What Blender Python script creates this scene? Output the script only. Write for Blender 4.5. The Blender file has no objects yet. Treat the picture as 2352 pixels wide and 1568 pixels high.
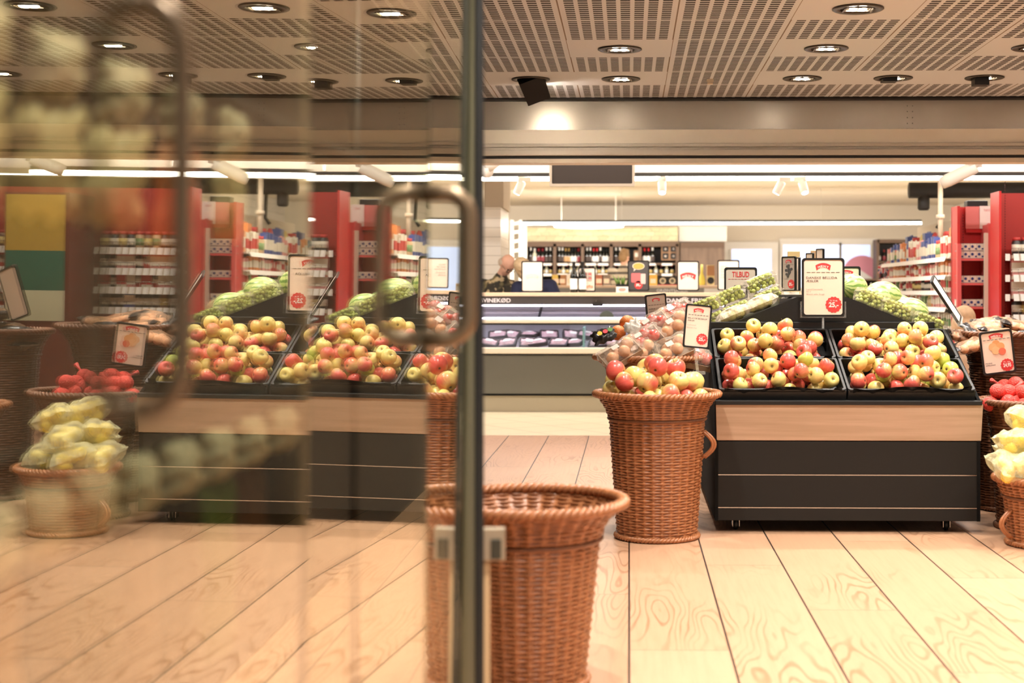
import bpy, bmesh, math, random
from mathutils import Vector, Matrix, Euler
R = random.Random(11)
PI = math.pi
sc = bpy.context.scene
COL = sc.collection

# ------------------------------------------------------------------ camera model (2352 x 1568 frame)
F = 3267.0
CAMZ = 1.2
YAW = 0.02326
CX, CY = 1369.0, 675.0
CS, SN = math.cos(YAW), math.sin(YAW)

def PX(px, py, Y):
    """world X, Z of the photo's pixel at world distance Y"""
    u = (px - CX) / F
    X = Y * (u * CS - SN) / (CS + u * SN)
    d = -X * SN + Y * CS
    return X, CAMZ - (py - CY) / F * d

def PPM(Y):
    return F / Y

# ------------------------------------------------------------------ colours and materials
def lin(c):
    return c / 12.92 if c <= 0.04045 else ((c + 0.055) / 1.055) ** 2.4

def rgb(r, g, b):
    return (lin(r / 255), lin(g / 255), lin(b / 255), 1.0)

MATS = {}

def mat(name, col, rough=0.5, metal=0.0, spec=0.5, emit=0.0, noise=None, bump=None, alpha=None, coat=0.0):
    if name in MATS:
        return MATS[name]
    m = bpy.data.materials.new(name)
    m.use_nodes = True
    nt = m.node_tree
    b = nt.nodes['Principled BSDF']
    b.inputs['Base Color'].default_value = col
    b.inputs['Roughness'].default_value = rough
    b.inputs['Metallic'].default_value = metal
    b.inputs['Specular IOR Level'].default_value = spec
    b.inputs['Coat Weight'].default_value = coat
    if emit:
        b.inputs['Emission Color'].default_value = col
        b.inputs['Emission Strength'].default_value = emit
    if noise:
        sca, amt = noise
        tc = nt.nodes.new('ShaderNodeTexCoord')
        n = nt.nodes.new('ShaderNodeTexNoise')
        n.inputs['Scale'].default_value = sca
        n.inputs['Detail'].default_value = 4
        nt.links.new(tc.outputs['Object'], n.inputs['Vector'])
        mx = nt.nodes.new('ShaderNodeMix')
        mx.data_type = 'RGBA'
        mx.inputs[6].default_value = tuple(max(0, c * (1 - amt)) for c in col[:3]) + (1,)
        mx.inputs[7].default_value = tuple(min(1, c * (1 + amt)) for c in col[:3]) + (1,)
        nt.links.new(n.outputs['Fac'], mx.inputs[0])
        nt.links.new(mx.outputs[2], b.inputs['Base Color'])
    if bump:
        sca, st = bump
        tc = nt.nodes.new('ShaderNodeTexCoord')
        n = nt.nodes.new('ShaderNodeTexNoise')
        n.inputs['Scale'].default_value = sca
        n.inputs['Detail'].default_value = 3
        nt.links.new(tc.outputs['Object'], n.inputs['Vector'])
        bp = nt.nodes.new('ShaderNodeBump')
        bp.inputs['Strength'].default_value = st
        bp.inputs['Distance'].default_value = 0.02
        nt.links.new(n.outputs['Fac'], bp.inputs['Height'])
        nt.links.new(bp.outputs['Normal'], b.inputs['Normal'])
    MATS[name] = m
    return m

class NT:
    """small node-graph writer"""
    def __init__(self, name, rough=0.5, spec=0.5):
        self.m = bpy.data.materials.new(name)
        self.m.use_nodes = True
        self.t = self.m.node_tree
        self.b = self.t.nodes['Principled BSDF']
        self.b.inputs['Roughness'].default_value = rough
        self.b.inputs['Specular IOR Level'].default_value = spec
        MATS[name] = self.m
    def n(self, typ, **kw):
        x = self.t.nodes.new(typ)
        for k, v in kw.items():
            setattr(x, k, v)
        return x
    def l(self, a, b):
        self.t.links.new(a, b)
    def put(self, sock, v):
        if hasattr(v, 'is_linked') or hasattr(v, 'links'):
            self.l(v, sock)
        else:
            sock.default_value = v
    def math(self, op, a, b=0.0, c=0.0, clamp=False):
        x = self.n('ShaderNodeMath', operation=op, use_clamp=clamp)
        self.put(x.inputs[0], a)
        self.put(x.inputs[1], b)
        self.put(x.inputs[2], c)
        return x.outputs[0]
    def mix(self, f, a, b):
        x = self.n('ShaderNodeMix', data_type='RGBA')
        self.put(x.inputs[0], f)
        self.put(x.inputs[6], a)
        self.put(x.inputs[7], b)
        return x.outputs[2]
    def ss(self, v, lo, hi):
        x = self.n('ShaderNodeMapRange', interpolation_type='SMOOTHSTEP')
        self.put(x.inputs[0], v)
        x.inputs[1].default_value = lo
        x.inputs[2].default_value = hi
        return x.outputs[0]
    def xyz(self, v):
        s = self.n('ShaderNodeSeparateXYZ')
        self.l(v, s.inputs[0])
        return s.outputs
    def cmb(self, x, y, z):
        s = self.n('ShaderNodeCombineXYZ')
        for i, v in enumerate((x, y, z)):
            self.put(s.inputs[i], v)
        return s.outputs[0]
    def noise(self, vec, scale, detail=3, rough=0.5):
        x = self.n('ShaderNodeTexNoise')
        self.put(x.inputs['Vector'], vec)
        x.inputs['Scale'].default_value = scale
        x.inputs['Detail'].default_value = detail
        x.inputs['Roughness'].default_value = rough
        return x.outputs['Fac']
    def bump(self, h, st, dist=0.01):
        x = self.n('ShaderNodeBump')
        x.inputs['Strength'].default_value = st
        x.inputs['Distance'].default_value = dist
        self.l(h, x.inputs['Height'])
        self.l(x.outputs['Normal'], self.b.inputs['Normal'])
    def col(self, v):
        self.put(self.b.inputs['Base Color'], v)

# ------------------------------------------------------------------ mesh builder
class MB:
    def __init__(self):
        self.v, self.f, self.m, self.s = [], [], [], []
    def add(self, vs, fs, mi=0, sm=False, T=None):
        o = len(self.v)
        for p in vs:
            p = Vector(p)
            self.v.append(T @ p if T is not None else p)
        for q in fs:
            self.f.append([i + o for i in q])
            self.m.append(mi)
            self.s.append(sm)
        return self
    def box(self, x0, x1, y0, y1, z0, z1, mi=0, T=None):
        vs = [(x, y, z) for z in (z0, z1) for y in (y0, y1) for x in (x0, x1)]
        fs = [(0, 2, 3, 1), (4, 5, 7, 6), (0, 1, 5, 4), (2, 6, 7, 3), (0, 4, 6, 2), (1, 3, 7, 5)]
        return self.add(vs, fs, mi, False, T)
    def cbox(self, c, s, mi=0, T=None):
        return self.box(c[0]-s[0]/2, c[0]+s[0]/2, c[1]-s[1]/2, c[1]+s[1]/2, c[2]-s[2]/2, c[2]+s[2]/2, mi, T)
    def prism(self, poly, y0, y1, mi=0, T=None, sm=False):
        """poly of (x,z), counter-clockwise seen from -Y, extruded y0..y1 (front is y0)"""
        n = len(poly)
        vs = [(x, y0, z) for x, z in poly] + [(x, y1, z) for x, z in poly]
        fs = [tuple(range(n)), tuple(range(2*n-1, n-1, -1))]
        self.add(vs, fs, mi, False, T)
        self.add(vs, [(i, i+n, (i+1) % n + n, (i+1) % n) for i in range(n)], mi, sm, T)
        return self
    def ring(self, po, pi_, y0, y1, mi=0, T=None):
        n = len(po)
        vs = [(x, y0, z) for x, z in po] + [(x, y0, z) for x, z in pi_] + [(x, y1, z) for x, z in po] + [(x, y1, z) for x, z in pi_]
        fs = []
        for i in range(n):
            j = (i+1) % n
            fs += [(i, j, n+j, n+i), (2*n+i, 3*n+i, 3*n+j, 2*n+j), (i, 2*n+i, 2*n+j, j), (n+i, n+j, 3*n+j, 3*n+i)]
        return self.add(vs, fs, mi, False, T)
    def lathe(self, prof, n=24, mi=0, T=None, sm=True):
        vs, fs = [], []
        for r, z in prof:
            for k in range(n):
                a = 2*PI*k/n
                vs.append((r*math.cos(a), r*math.sin(a), z))
        for i in range(len(prof)-1):
            for k in range(n):
                j = (k+1) % n
                fs.append((i*n+k, i*n+j, (i+1)*n+j, (i+1)*n+k))
        if prof[0][0] > 1e-6:
            fs.append(tuple(reversed(range(n))))
        if prof[-1][0] > 1e-6:
            fs.append(tuple((len(prof)-1)*n+k for k in range(n)))
        return self.add(vs, fs, mi, sm, T)
    def tube(self, pts, r, n=8, mi=0, T=None, closed=False, sm=True):
        pts = [Vector(p) for p in pts]
        rs = r if isinstance(r, (list, tuple)) else [r]*len(pts)
        N = len(pts)
        vs, fs = [], []
        up = None
        for i, p in enumerate(pts):
            a = pts[(i-1) % N] if (closed or i > 0) else p
            b = pts[(i+1) % N] if (closed or i < N-1) else p
            t = (b-a).normalized()
            if up is None:
                up = Vector((0, 0, 1)) if abs(t.z) < 0.9 else Vector((1, 0, 0))
            x = up.cross(t)
            if x.length < 1e-6:
                x = Vector((1, 0, 0)).cross(t)
            x.normalize()
            y = t.cross(x).normalized()
            up = y
            for k in range(n):
                an = 2*PI*k/n
                vs.append(p + (x*math.cos(an) + y*math.sin(an))*rs[i])
        M = N if closed else N-1
        for i in range(M):
            i2 = (i+1) % N
            for k in range(n):
                j = (k+1) % n
                fs.append((i*n+k, i*n+j, i2*n+j, i2*n+k))
        if not closed:
            fs.append(tuple(reversed(range(n))))
            fs.append(tuple((N-1)*n+k for k in range(n)))
        return self.add(vs, fs, mi, sm, T)
    def sphere(self, c, r, nu=16, nv=10, mi=0, T=None):
        rx, ry, rz = r if isinstance(r, (list, tuple)) else (r, r, r)
        vs = [(c[0], c[1], c[2]-rz)]
        for i in range(1, nv):
            a = -PI/2 + PI*i/nv
            for k in range(nu):
                b = 2*PI*k/nu
                vs.append((c[0]+rx*math.cos(a)*math.cos(b), c[1]+ry*math.cos(a)*math.sin(b), c[2]+rz*math.sin(a)))
        vs.append((c[0], c[1], c[2]+rz))
        fs = [(0, 1+(k+1) % nu, 1+k) for k in range(nu)]
        for i in range(nv-2):
            for k in range(nu):
                j = (k+1) % nu
                fs.append((1+i*nu+k, 1+i*nu+j, 1+(i+1)*nu+j, 1+(i+1)*nu+k))
        o = 1+(nv-2)*nu
        fs += [(o+k, o+(k+1) % nu, len(vs)-1) for k in range(nu)]
        return self.add(vs, fs, mi, True, T)
    def capsule(self, a, b, r1, r2, n=12, mi=0):
        a, b = Vector(a), Vector(b)
        d = b-a
        L = d.length
        q = Vector((0, 0, 1)).rotation_difference(d.normalized()).to_matrix().to_4x4() if L > 1e-6 else Matrix()
        T = Matrix.Translation(a) @ q
        prof = [(max(1e-7, r1*math.sin(t)), -r1*math.cos(t)) for t in [0, .5, 1.0, 1.4]]
        prof += [(max(1e-7, r2*math.cos(t)), L + r2*math.sin(t)) for t in [.17, .6, 1.1, PI/2]]
        return self.lathe(prof, n, mi, T)
    def text(self, s, x, z, width=None, height=None, align='C', y=0.0, mi=0, bold=0.0, T=None, yd=-1):
        """text in the XZ plane facing -Y; cap height or total width given"""
        vs, fs, w, h = text_geo(s, bold)
        k = (height / h) if height else width / w
        kx = (width / w) if width else k
        ox = {'C': -w*kx/2, 'L': 0, 'R': -w*kx}[align]
        pts = [(x + ox + a*kx, y, z + b*k) for a, b in vs]
        return self.add(pts, fs, mi, False, T)
    def build(self, name, mats, parent=None, bevel=0, seg=2, mods=None):
        me = bpy.data.meshes.new(name)
        me.from_pydata([tuple(p) for p in self.v], [], self.f)
        ml = mats if isinstance(mats, (list, tuple)) else [mats]
        for m in ml:
            me.materials.append(m)
        me.polygons.foreach_set('material_index', self.m)
        me.polygons.foreach_set('use_smooth', self.s)
        me.update()
        o = bpy.data.objects.new(name, me)
        COL.objects.link(o)
        if parent is not None:
            o.parent = parent
        if bevel:
            b = o.modifiers.new('bevel', 'BEVEL')
            b.width = bevel
            b.segments = seg
            b.limit_method = 'ANGLE'
        return o

_TX = {}
def text_geo(s, bold=0.0):
    key = (s, bold)
    if key in _TX:
        return _TX[key]
    cu = bpy.data.curves.new('t', 'FONT')
    cu.body = s
    cu.size = 1
    cu.offset = bold
    cu.resolution_u = 3
    ob = bpy.data.objects.new('t', cu)
    COL.objects.link(ob)
    dg = bpy.context.evaluated_depsgraph_get()
    dg.update()
    me = bpy.data.meshes.new_from_object(ob.evaluated_get(dg))
    vs = [(v.co.x, v.co.y) for v in me.vertices]
    fs = [tuple(p.vertices) for p in me.polygons]
    bpy.data.objects.remove(ob)
    bpy.data.curves.remove(cu)
    bpy.data.meshes.remove(me)
    x0 = min(v[0] for v in vs)
    vs = [(a-x0, b) for a, b in vs]
    w = max(v[0] for v in vs)
    h = 0.73
    _TX[key] = (vs, fs, w, h)
    return _TX[key]

def tag(o, label=None, cat=None, group=None, kind=None):
    if label: o['label'] = label
    if cat: o['category'] = cat
    if group: o['group'] = group
    if kind: o['kind'] = kind
    return o

def thing(name, label, cat, loc=(0, 0, 0), rot=(0, 0, 0), group=None):
    o = bpy.data.objects.new(name, None)
    o.empty_display_size = 0.05
    COL.objects.link(o)
    o.location = loc
    o.rotation_euler = rot
    return tag(o, label, cat, group)

def struct(o):
    o['kind'] = 'structure'
    return o

KIDS = {}
def copy_tree(o, parent=None):
    c = o.copy()
    COL.objects.link(c)
    if parent is not None:
        c.parent = parent
    for ch in list(o.children):
        copy_tree(ch, c)
    return c

def dup(o, loc, rot=(0, 0, 0), label=None, group=None, scale=None):
    c = copy_tree(o)
    c.location = loc
    c.rotation_euler = rot
    if label: c['label'] = label
    if group: c['group'] = group
    if scale: c.scale = (scale, scale, scale) if not isinstance(scale, (list, tuple)) else scale
    return c

class Proto:
    """first use moves the original itself, later uses copy it"""
    def __init__(self, o):
        self.o, self.used = o, False
    def __call__(self, loc, rot=(0, 0, 0), label=None, group=None, scale=None, color=None):
        if not self.used:
            self.used = True
            c = self.o
            c.location = loc
            c.rotation_euler = rot
            if label: c['label'] = label
            if group: c['group'] = group
            if scale: c.scale = (scale, scale, scale) if not isinstance(scale, (list, tuple)) else scale
        else:
            c = dup(self.o, loc, rot, label, group, scale or (1, 1, 1))
        if color:
            c.color = color
        return c

ORD = ['first', 'second', 'third', 'fourth', 'fifth', 'sixth', 'seventh', 'eighth', 'ninth', 'tenth', 'eleventh', 'twelfth',
       'thirteenth', 'fourteenth', 'fifteenth', 'sixteenth', 'seventeenth', 'eighteenth', 'nineteenth', 'twentieth']

def rrect(w, h, r, n=4, cx=0, cz=0):
    pts = []
    for sx, sz, a0 in ((1, -1, -PI/2), (1, 1, 0), (-1, 1, PI/2), (-1, -1, PI)):
        for i in range(n+1):
            a = a0 + PI/2*i/n
            pts.append((cx + sx*(w/2-r) + r*math.cos(a), cz + sz*(h/2-r) + r*math.sin(a)))
    return pts

def circ(r, n=24, cx=0, cz=0, lobes=0, amp=0):
    return [(cx + (r+amp*math.cos(lobes*2*PI*k/n))*math.cos(2*PI*k/n), cz + (r+amp*math.cos(lobes*2*PI*k/n))*math.sin(2*PI*k/n)) for k in range(n)]

def pack(n, hx, hy, r, tries=40, rnd=R, mound=0.0, circle=False, jit=0.06):
    """spheres dropped one by one, each to the lowest free spot found"""
    out = []
    for i in range(n):
        rr = r*(1+rnd.uniform(-jit, jit))
        best = None
        for _ in range(tries):
            x, y = rnd.uniform(-hx+rr, hx-rr), rnd.uniform(-hy+rr, hy-rr)
            if circle and (x/(hx-rr))**2 + (y/(hy-rr))**2 > 1:
                continue
            z = rr
            for (a, b, c, q) in out:
                d2 = (a-x)**2+(b-y)**2
                s = (q+rr)*0.985
                if d2 < s*s:
                    z = max(z, c+math.sqrt(s*s-d2))
            k = z + mound*math.hypot(x/hx, y/hy)
            if best is None or k < best[0]:
                best = (k, x, y, z)
        if best:
            out.append((best[1], best[2], best[3], rr))
    return out
SPOT_W = 66.0
STRIP_FILL_W = 78.0
CASE_W = 34.0
EXPO = 1.25
WORLD = 0.32
# ------------------------------------------------------------------ shared materials
black = mat('black_paint', rgb(26, 25, 24), 0.45, spec=0.35)
blackp = mat('black_plastic', rgb(22, 22, 22), 0.4, spec=0.4, bump=(60, 0.05))
charcoal = mat('charcoal_board', rgb(27, 25, 22), 0.6, spec=0.3, noise=(40, 0.06))
steel = mat('steel', rgb(190, 185, 178), 0.25, 1.0)
dark_steel = mat('dark_steel', rgb(90, 88, 84), 0.35, 1.0)
white = mat('white_paint', rgb(238, 230, 218), 0.5)
cream = mat('cream_paint', rgb(226, 212, 190), 0.55)
beige = mat('beige_paint', rgb(196, 180, 158), 0.55)
paper = mat('paper', rgb(244, 226, 208), 0.7)
paper_white = mat('white_paper', rgb(246, 240, 234), 0.7)
paper_green = mat('pale_green_paper', rgb(222, 222, 190), 0.7)
redink = mat('red_ink', rgb(214, 62, 62), 0.6)
darkink = mat('dark_ink', rgb(62, 54, 50), 0.6)
greyink = mat('grey_ink', rgb(168, 152, 142), 0.6)
orangeink = mat('orange_ink', rgb(224, 166, 84), 0.6)
chalk = mat('chalkboard_print', rgb(78, 74, 74), 0.6)
red = mat('red_paint', rgb(204, 40, 38), 0.4)
pink = mat('pink_edge', rgb(226, 104, 104), 0.45)
glassgreen = mat('bottle_glass', rgb(14, 18, 14), 0.08, spec=0.8)
winered = mat('foil_red', rgb(150, 30, 40), 0.3)
skin = mat('skin', rgb(222, 172, 148), 0.55, noise=(12, 0.08))
navy = mat('navy_cloth', rgb(34, 38, 66), 0.85, noise=(30, 0.15))
tin = mat('tin_white', rgb(236, 226, 210), 0.35)
blueink = mat('blue_print', rgb(52, 66, 128), 0.5)
wicker = mat('wicker', rgb(160, 103, 65), 0.32, noise=(34, 0.45), spec=0.5)
wicker_dark = mat('dark_wicker', rgb(112, 70, 44), 0.45, noise=(26, 0.32), spec=0.5)
taupe = mat('taupe_metal', rgb(128, 108, 84), 0.35, 0.6)
seal = mat('rubber_seal', rgb(22, 22, 20), 0.5)
lightwood = mat('light_wood', rgb(226, 196, 164), 0.45, noise=(6, 0.06))
counter_grey = mat('counter_grey', rgb(102, 99, 88), 0.4, noise=(90, 0.04))
header_grey = mat('header_grey', rgb(72, 66, 60), 0.5)
plinth_grey = mat('plinth', rgb(176, 164, 140), 0.35)
led = mat('led_white', rgb(255, 246, 232), 0.5, emit=9.0)
led_cool = mat('led_cool', rgb(236, 232, 255), 0.5, emit=2.6)
lamp_glow = mat('lamp_glow', rgb(255, 238, 214), 0.5, emit=60.0)
leaf = mat('green_leaf', rgb(96, 128, 52), 0.5, noise=(30, 0.25))
stemmat = mat('stem_brown', rgb(86, 62, 38), 0.7)
kraft = mat('kraft_card', rgb(176, 132, 96), 0.7, noise=(40, 0.08))
woodbox = mat('crate_wood', rgb(150, 112, 78), 0.6, noise=(14, 0.2))
daylight = mat('daylight', rgb(190, 206, 240), 0.5, emit=0.42)

def film_material(name, col, opac=0.25, rough=0.12):
    g = NT(name, rough)
    t = g.t
    out = t.nodes['Material Output']
    tr = g.n('ShaderNodeBsdfTransparent')
    g.b.inputs['Base Color'].default_value = col
    geo = g.n('ShaderNodeNewGeometry')
    fr = g.n('ShaderNodeLayerWeight')
    fr.inputs[0].default_value = 0.35
    tc = g.n('ShaderNodeTexCoord')
    nz = g.noise(tc.outputs['Object'], 22, 3)
    g.bump(nz, 0.9, 0.03)
    f = g.math('ADD', g.math('MULTIPLY', fr.outputs['Facing'], 0.35), opac, clamp=True)
    mx = g.n('ShaderNodeMixShader')
    g.l(f, mx.inputs[0])
    g.l(tr.outputs[0], mx.inputs[1])
    g.l(g.b.outputs[0], mx.inputs[2])
    g.l(mx.outputs[0], out.inputs['Surface'])
    return g.m

film = film_material('clear_film', rgb(206, 190, 170), 0.16)
bag_film = film_material('tan_film', rgb(206, 160, 128), 0.26, 0.15)
yellow_film = film_material('pale_yellow_film', rgb(238, 230, 186), 0.30, 0.15)
film_dense = film_material('crinkled_film', rgb(226, 210, 190), 0.34, 0.15)
acrylic = film_material('clear_acrylic', rgb(235, 235, 230), 0.12, 0.08)

def case_glass():
    g = NT('case_glass', 0.04)
    out = g.t.nodes['Material Output']
    tr = g.n('ShaderNodeBsdfTransparent')
    tr.inputs[0].default_value = (0.95, 0.97, 0.97, 1)
    gl = g.n('ShaderNodeBsdfGlossy')
    gl.inputs['Roughness'].default_value = 0.03
    mx = g.n('ShaderNodeMixShader')
    lw = g.n('ShaderNodeLayerWeight')
    lw.inputs[0].default_value = 0.25
    f = g.math('ADD', g.math('MULTIPLY', lw.outputs['Fresnel'], 0.6), 0.03)
    g.l(f, mx.inputs[0]); g.l(tr.outputs[0], mx.inputs[1]); g.l(gl.outputs[0], mx.inputs[2])
    g.l(mx.outputs[0], out.inputs['Surface'])
    return g.m
caseglass = case_glass()

def door_glass():
    """double glazing: reflectance climbs steeply towards grazing angles (Schlick), olive-tinted transmission"""
    g = NT('door_glass', 0.0)
    out = g.t.nodes['Material Output']
    geo = g.n('ShaderNodeNewGeometry')
    d = g.n('ShaderNodeVectorMath', operation='DOT_PRODUCT')
    g.l(geo.outputs['Normal'], d.inputs[0]); g.l(geo.outputs['Incoming'], d.inputs[1])
    c = g.math('ABSOLUTE', d.outputs['Value'])
    f5 = g.math('POWER', g.math('SUBTRACT', 1.0, c), 3.5)
    f = g.math('ADD', g.math('MULTIPLY', f5, 1.0), 0.04)
    tr = g.n('ShaderNodeBsdfTransparent')
    tr.inputs[0].default_value = (0.92, 0.93, 0.84, 1)
    gl = g.n('ShaderNodeBsdfGlossy')
    gl.inputs['Roughness'].default_value = 0.0
    gl.inputs[0].default_value = (0.97, 0.97, 0.93, 1)
    mx = g.n('ShaderNodeMixShader')
    g.l(f, mx.inputs[0]); g.l(tr.outputs[0], mx.inputs[1]); g.l(gl.outputs[0], mx.inputs[2])
    g.l(mx.outputs[0], out.inputs['Surface'])
    return g.m
doorglass = door_glass()

def floor_material():
    g = NT('oak_planks', 0.36, 0.4)
    geo = g.n('ShaderNodeNewGeometry')
    x, y, z = g.xyz(geo.outputs['Position'])
    W = 0.34
    xs = g.math('DIVIDE', x, W)
    idx = g.math('FLOOR', xs)
    fx = g.math('SUBTRACT', xs, idx)
    ys = g.math('ADD', g.math('DIVIDE', y, 2.4), g.math('MULTIPLY', g.math('FRACT', g.math('MULTIPLY', idx, 0.37)), 1.0))
    iy = g.math('FLOOR', ys)
    fy = g.math('SUBTRACT', ys, iy)
    ex = g.math('MINIMUM', fx, g.math('SUBTRACT', 1.0, fx))
    ey = g.math('MINIMUM', fy, g.math('SUBTRACT', 1.0, fy))
    sx = g.math('LESS_THAN', ex, 0.011)
    sy = g.math('MULTIPLY', g.math('LESS_THAN', ey, 0.0012), 0.55)
    seam = g.math('MAXIMUM', sx, sy)
    wn = g.n('ShaderNodeTexWhiteNoise', noise_dimensions='2D')
    g.l(g.cmb(idx, iy, 0), wn.inputs['Vector'])
    off = g.math('MULTIPLY', wn.outputs['Value'], 37.0)
    v = g.cmb(g.math('ADD', g.math('MULTIPLY', x, 4.2), off), g.math('ADD', g.math('MULTIPLY', y, 0.75), off), 0)
    n1 = g.noise(v, 1.0, 2, 0.4)
    rings = g.math('SINE', g.math('MULTIPLY', n1, 125.0))
    line = g.ss(rings, 0.35, 0.98)
    v2 = g.cmb(g.math('MULTIPLY', x, 60), g.math('MULTIPLY', y, 2.5), off)
    n2 = g.noise(v2, 1.0, 4, 0.6)
    patch = g.noise(g.cmb(g.math('ADD', g.math('MULTIPLY', x, 1.6), off), g.math('MULTIPLY', y, 0.8), 0), 1.0, 2)
    lf = g.math('MULTIPLY', line, g.ss(patch, 0.42, 0.66))
    f = g.math('ADD', g.math('MULTIPLY', lf, 0.62), g.math('MULTIPLY', g.math('SUBTRACT', n2, 0.45), 0.7), clamp=True)
    base = g.mix(wn.outputs['Value'], rgb(193, 153, 123), rgb(183, 143, 112))
    c = g.mix(f, base, rgb(140, 96, 64))
    c = g.mix(seam, c, rgb(46, 36, 30))
    g.col(c)
    g.bump(g.math('SUBTRACT', 1.0, seam), 0.3, 0.004)
    return g.m
floor_m = floor_material()

def tilefloor_material():
    g = NT('cream_floor_tiles', 0.3, 0.4)
    geo = g.n('ShaderNodeNewGeometry')
    x, y, z = g.xyz(geo.outputs['Position'])
    u = g.math('DIVIDE', g.math('ADD', g.math('MULTIPLY', x, 0.80), g.math('MULTIPLY', y, 0.6)), 0.45)
    v = g.math('DIVIDE', g.math('SUBTRACT', g.math('MULTIPLY', x, 0.6), g.math('MULTIPLY', y, 0.8)), 0.45)
    def edge(a):
        fr = g.math('FRACT', a)
        return g.math('MINIMUM', fr, g.math('SUBTRACT', 1.0, fr))
    s = g.math('LESS_THAN', g.math('MINIMUM', edge(u), edge(v)), 0.012)
    g.col(g.mix(s, rgb(232, 218, 188), rgb(176, 160, 130)))
    return g.m
tilefloor_m = tilefloor_material()

def slot_ceiling_material():
    g = NT('slotted_ceiling', 0.6, 0.3)
    geo = g.n('ShaderNodeNewGeometry')
    x, y, z = g.xyz(geo.outputs['Position'])
    X0, Y0 = -0.354, 7.15-0.2875
    tx = g.math('FRACT', g.math('DIVIDE', g.math('SUBTRACT', x, X0), 0.6))
    ty = g.math('FRACT', g.math('DIVIDE', g.math('SUBTRACT', y, Y0), 0.575))
    cx = g.math('FRACT', g.math('MULTIPLY', g.math('SUBTRACT', tx, 0.035), 8*1.075))
    cy = g.math('FRACT', g.math('MULTIPLY', ty, 11))
    inx = g.math('LESS_THAN', g.math('ABSOLUTE', g.math('SUBTRACT', cx, 0.5)), 0.345)
    iny = g.math('LESS_THAN', g.math('ABSOLUTE', g.math('SUBTRACT', cy, 0.5)), 0.33)
    bx = g.math('MULTIPLY', g.math('GREATER_THAN', tx, 0.035), g.math('LESS_THAN', tx, 0.965))
    by = g.math('MULTIPLY', g.math('GREATER_THAN', ty, 0.03), g.math('LESS_THAN', ty, 0.97))
    m = g.math('MULTIPLY', g.math('MULTIPLY', inx, iny), g.math('MULTIPLY', bx, by))
    seam = g.math('LESS_THAN', g.math('MINIMUM', tx, g.math('SUBTRACT', 1.0, tx)), 0.006)
    c = g.mix(m, rgb(218, 224, 232), rgb(34, 32, 32))
    c = g.mix(seam, c, rgb(120, 104, 88))
    g.col(c)
    return g.m
slot_m = slot_ceiling_material()
solid_ceil = mat('ceiling_plate', rgb(218, 224, 232), 0.6)

def wood_panel_material():
    g = NT('oak_laminate', 0.42, 0.4)
    tc = g.n('ShaderNodeTexCoord')
    x, y, z = g.xyz(tc.outputs['Object'])
    n = g.noise(g.cmb(g.math('MULTIPLY', x, 1.1), 0, g.math('MULTIPLY', z, 26)), 1.0, 4, 0.55)
    n2 = g.noise(g.cmb(g.math('MULTIPLY', x, 5), 0, g.math('MULTIPLY', z, 120)), 1.0, 3)
    f = g.math('ADD', g.ss(n, 0.3, 0.75), g.math('MULTIPLY', g.math('SUBTRACT', n2, 0.5), 0.5), clamp=True)
    g.col(g.mix(f, rgb(184, 156, 132), rgb(162, 136, 110)))
    return g.m
oak_panel = wood_panel_material()

def greywood_material():
    g = NT('grey_wood', 0.6, 0.3)
    tc = g.n('ShaderNodeTexCoord')
    x, y, z = g.xyz(tc.outputs['Object'])
    n = g.noise(g.cmb(g.math('MULTIPLY', x, 14), 0, g.math('MULTIPLY', z, 1.5)), 1.0, 3)
    g.col(g.mix(n, rgb(150, 126, 108), rgb(84, 68, 58)))
    return g.m
greywood = greywood_material()

def apple_material(name='apple_skin'):
    g = NT(name, 0.28, 0.5)
    tc = g.n('ShaderNodeTexCoord')
    oi = g.n('ShaderNodeObjectInfo')
    ch = g.n('ShaderNodeSeparateColor')
    g.l(oi.outputs['Color'], ch.inputs[0])
    blush, green = ch.outputs[0], ch.outputs[1]
    add = g.n('ShaderNodeVectorMath', operation='ADD')
    sc_ = g.n('ShaderNodeVectorMath', operation='SCALE')
    g.l(tc.outputs['Object'], sc_.inputs[0]); sc_.inputs['Scale'].default_value = 16
    g.l(sc_.outputs[0], add.inputs[0])
    g.l(g.cmb(g.math('MULTIPLY', oi.outputs['Random'], 50), g.math('MULTIPLY', oi.outputs['Random'], 13), 0), add.inputs[1])
    n1 = g.noise(add.outputs[0], 1.0, 3)
    x, y, z = g.xyz(tc.outputs['Object'])
    an = g.math('ARCTAN2', y, x)
    streak = g.noise(g.cmb(g.math('MULTIPLY', an, 9), g.math('MULTIPLY', z, 18), oi.outputs['Random']), 1.0, 3)
    side = g.math('MULTIPLY', x, 11)
    f = g.math('ADD', g.math('ADD', g.math('MULTIPLY', n1, 0.9), side), g.math('MULTIPLY', g.math('SUBTRACT', streak, 0.5), 0.7))
    f = g.math('ADD', f, g.math('SUBTRACT', g.math('MULTIPLY', blush, 1.5), 0.75))
    m = g.ss(f, 0.05, 0.92)
    ye = g.mix(green, rgb(240, 210, 132), rgb(188, 198, 92))
    rd = g.mix(streak, rgb(200, 58, 60), rgb(228, 116, 96))
    c = g.mix(m, ye, rd)
    pit = g.ss(g.math('ADD', g.math('MULTIPLY', x, x), g.math('MULTIPLY', y, y)), 0.00012, 0.0)
    c = g.mix(g.math('MULTIPLY', pit, 0.8), c, rgb(120, 104, 50))
    g.col(c)
    return g.m
apple_m = apple_material()

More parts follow.
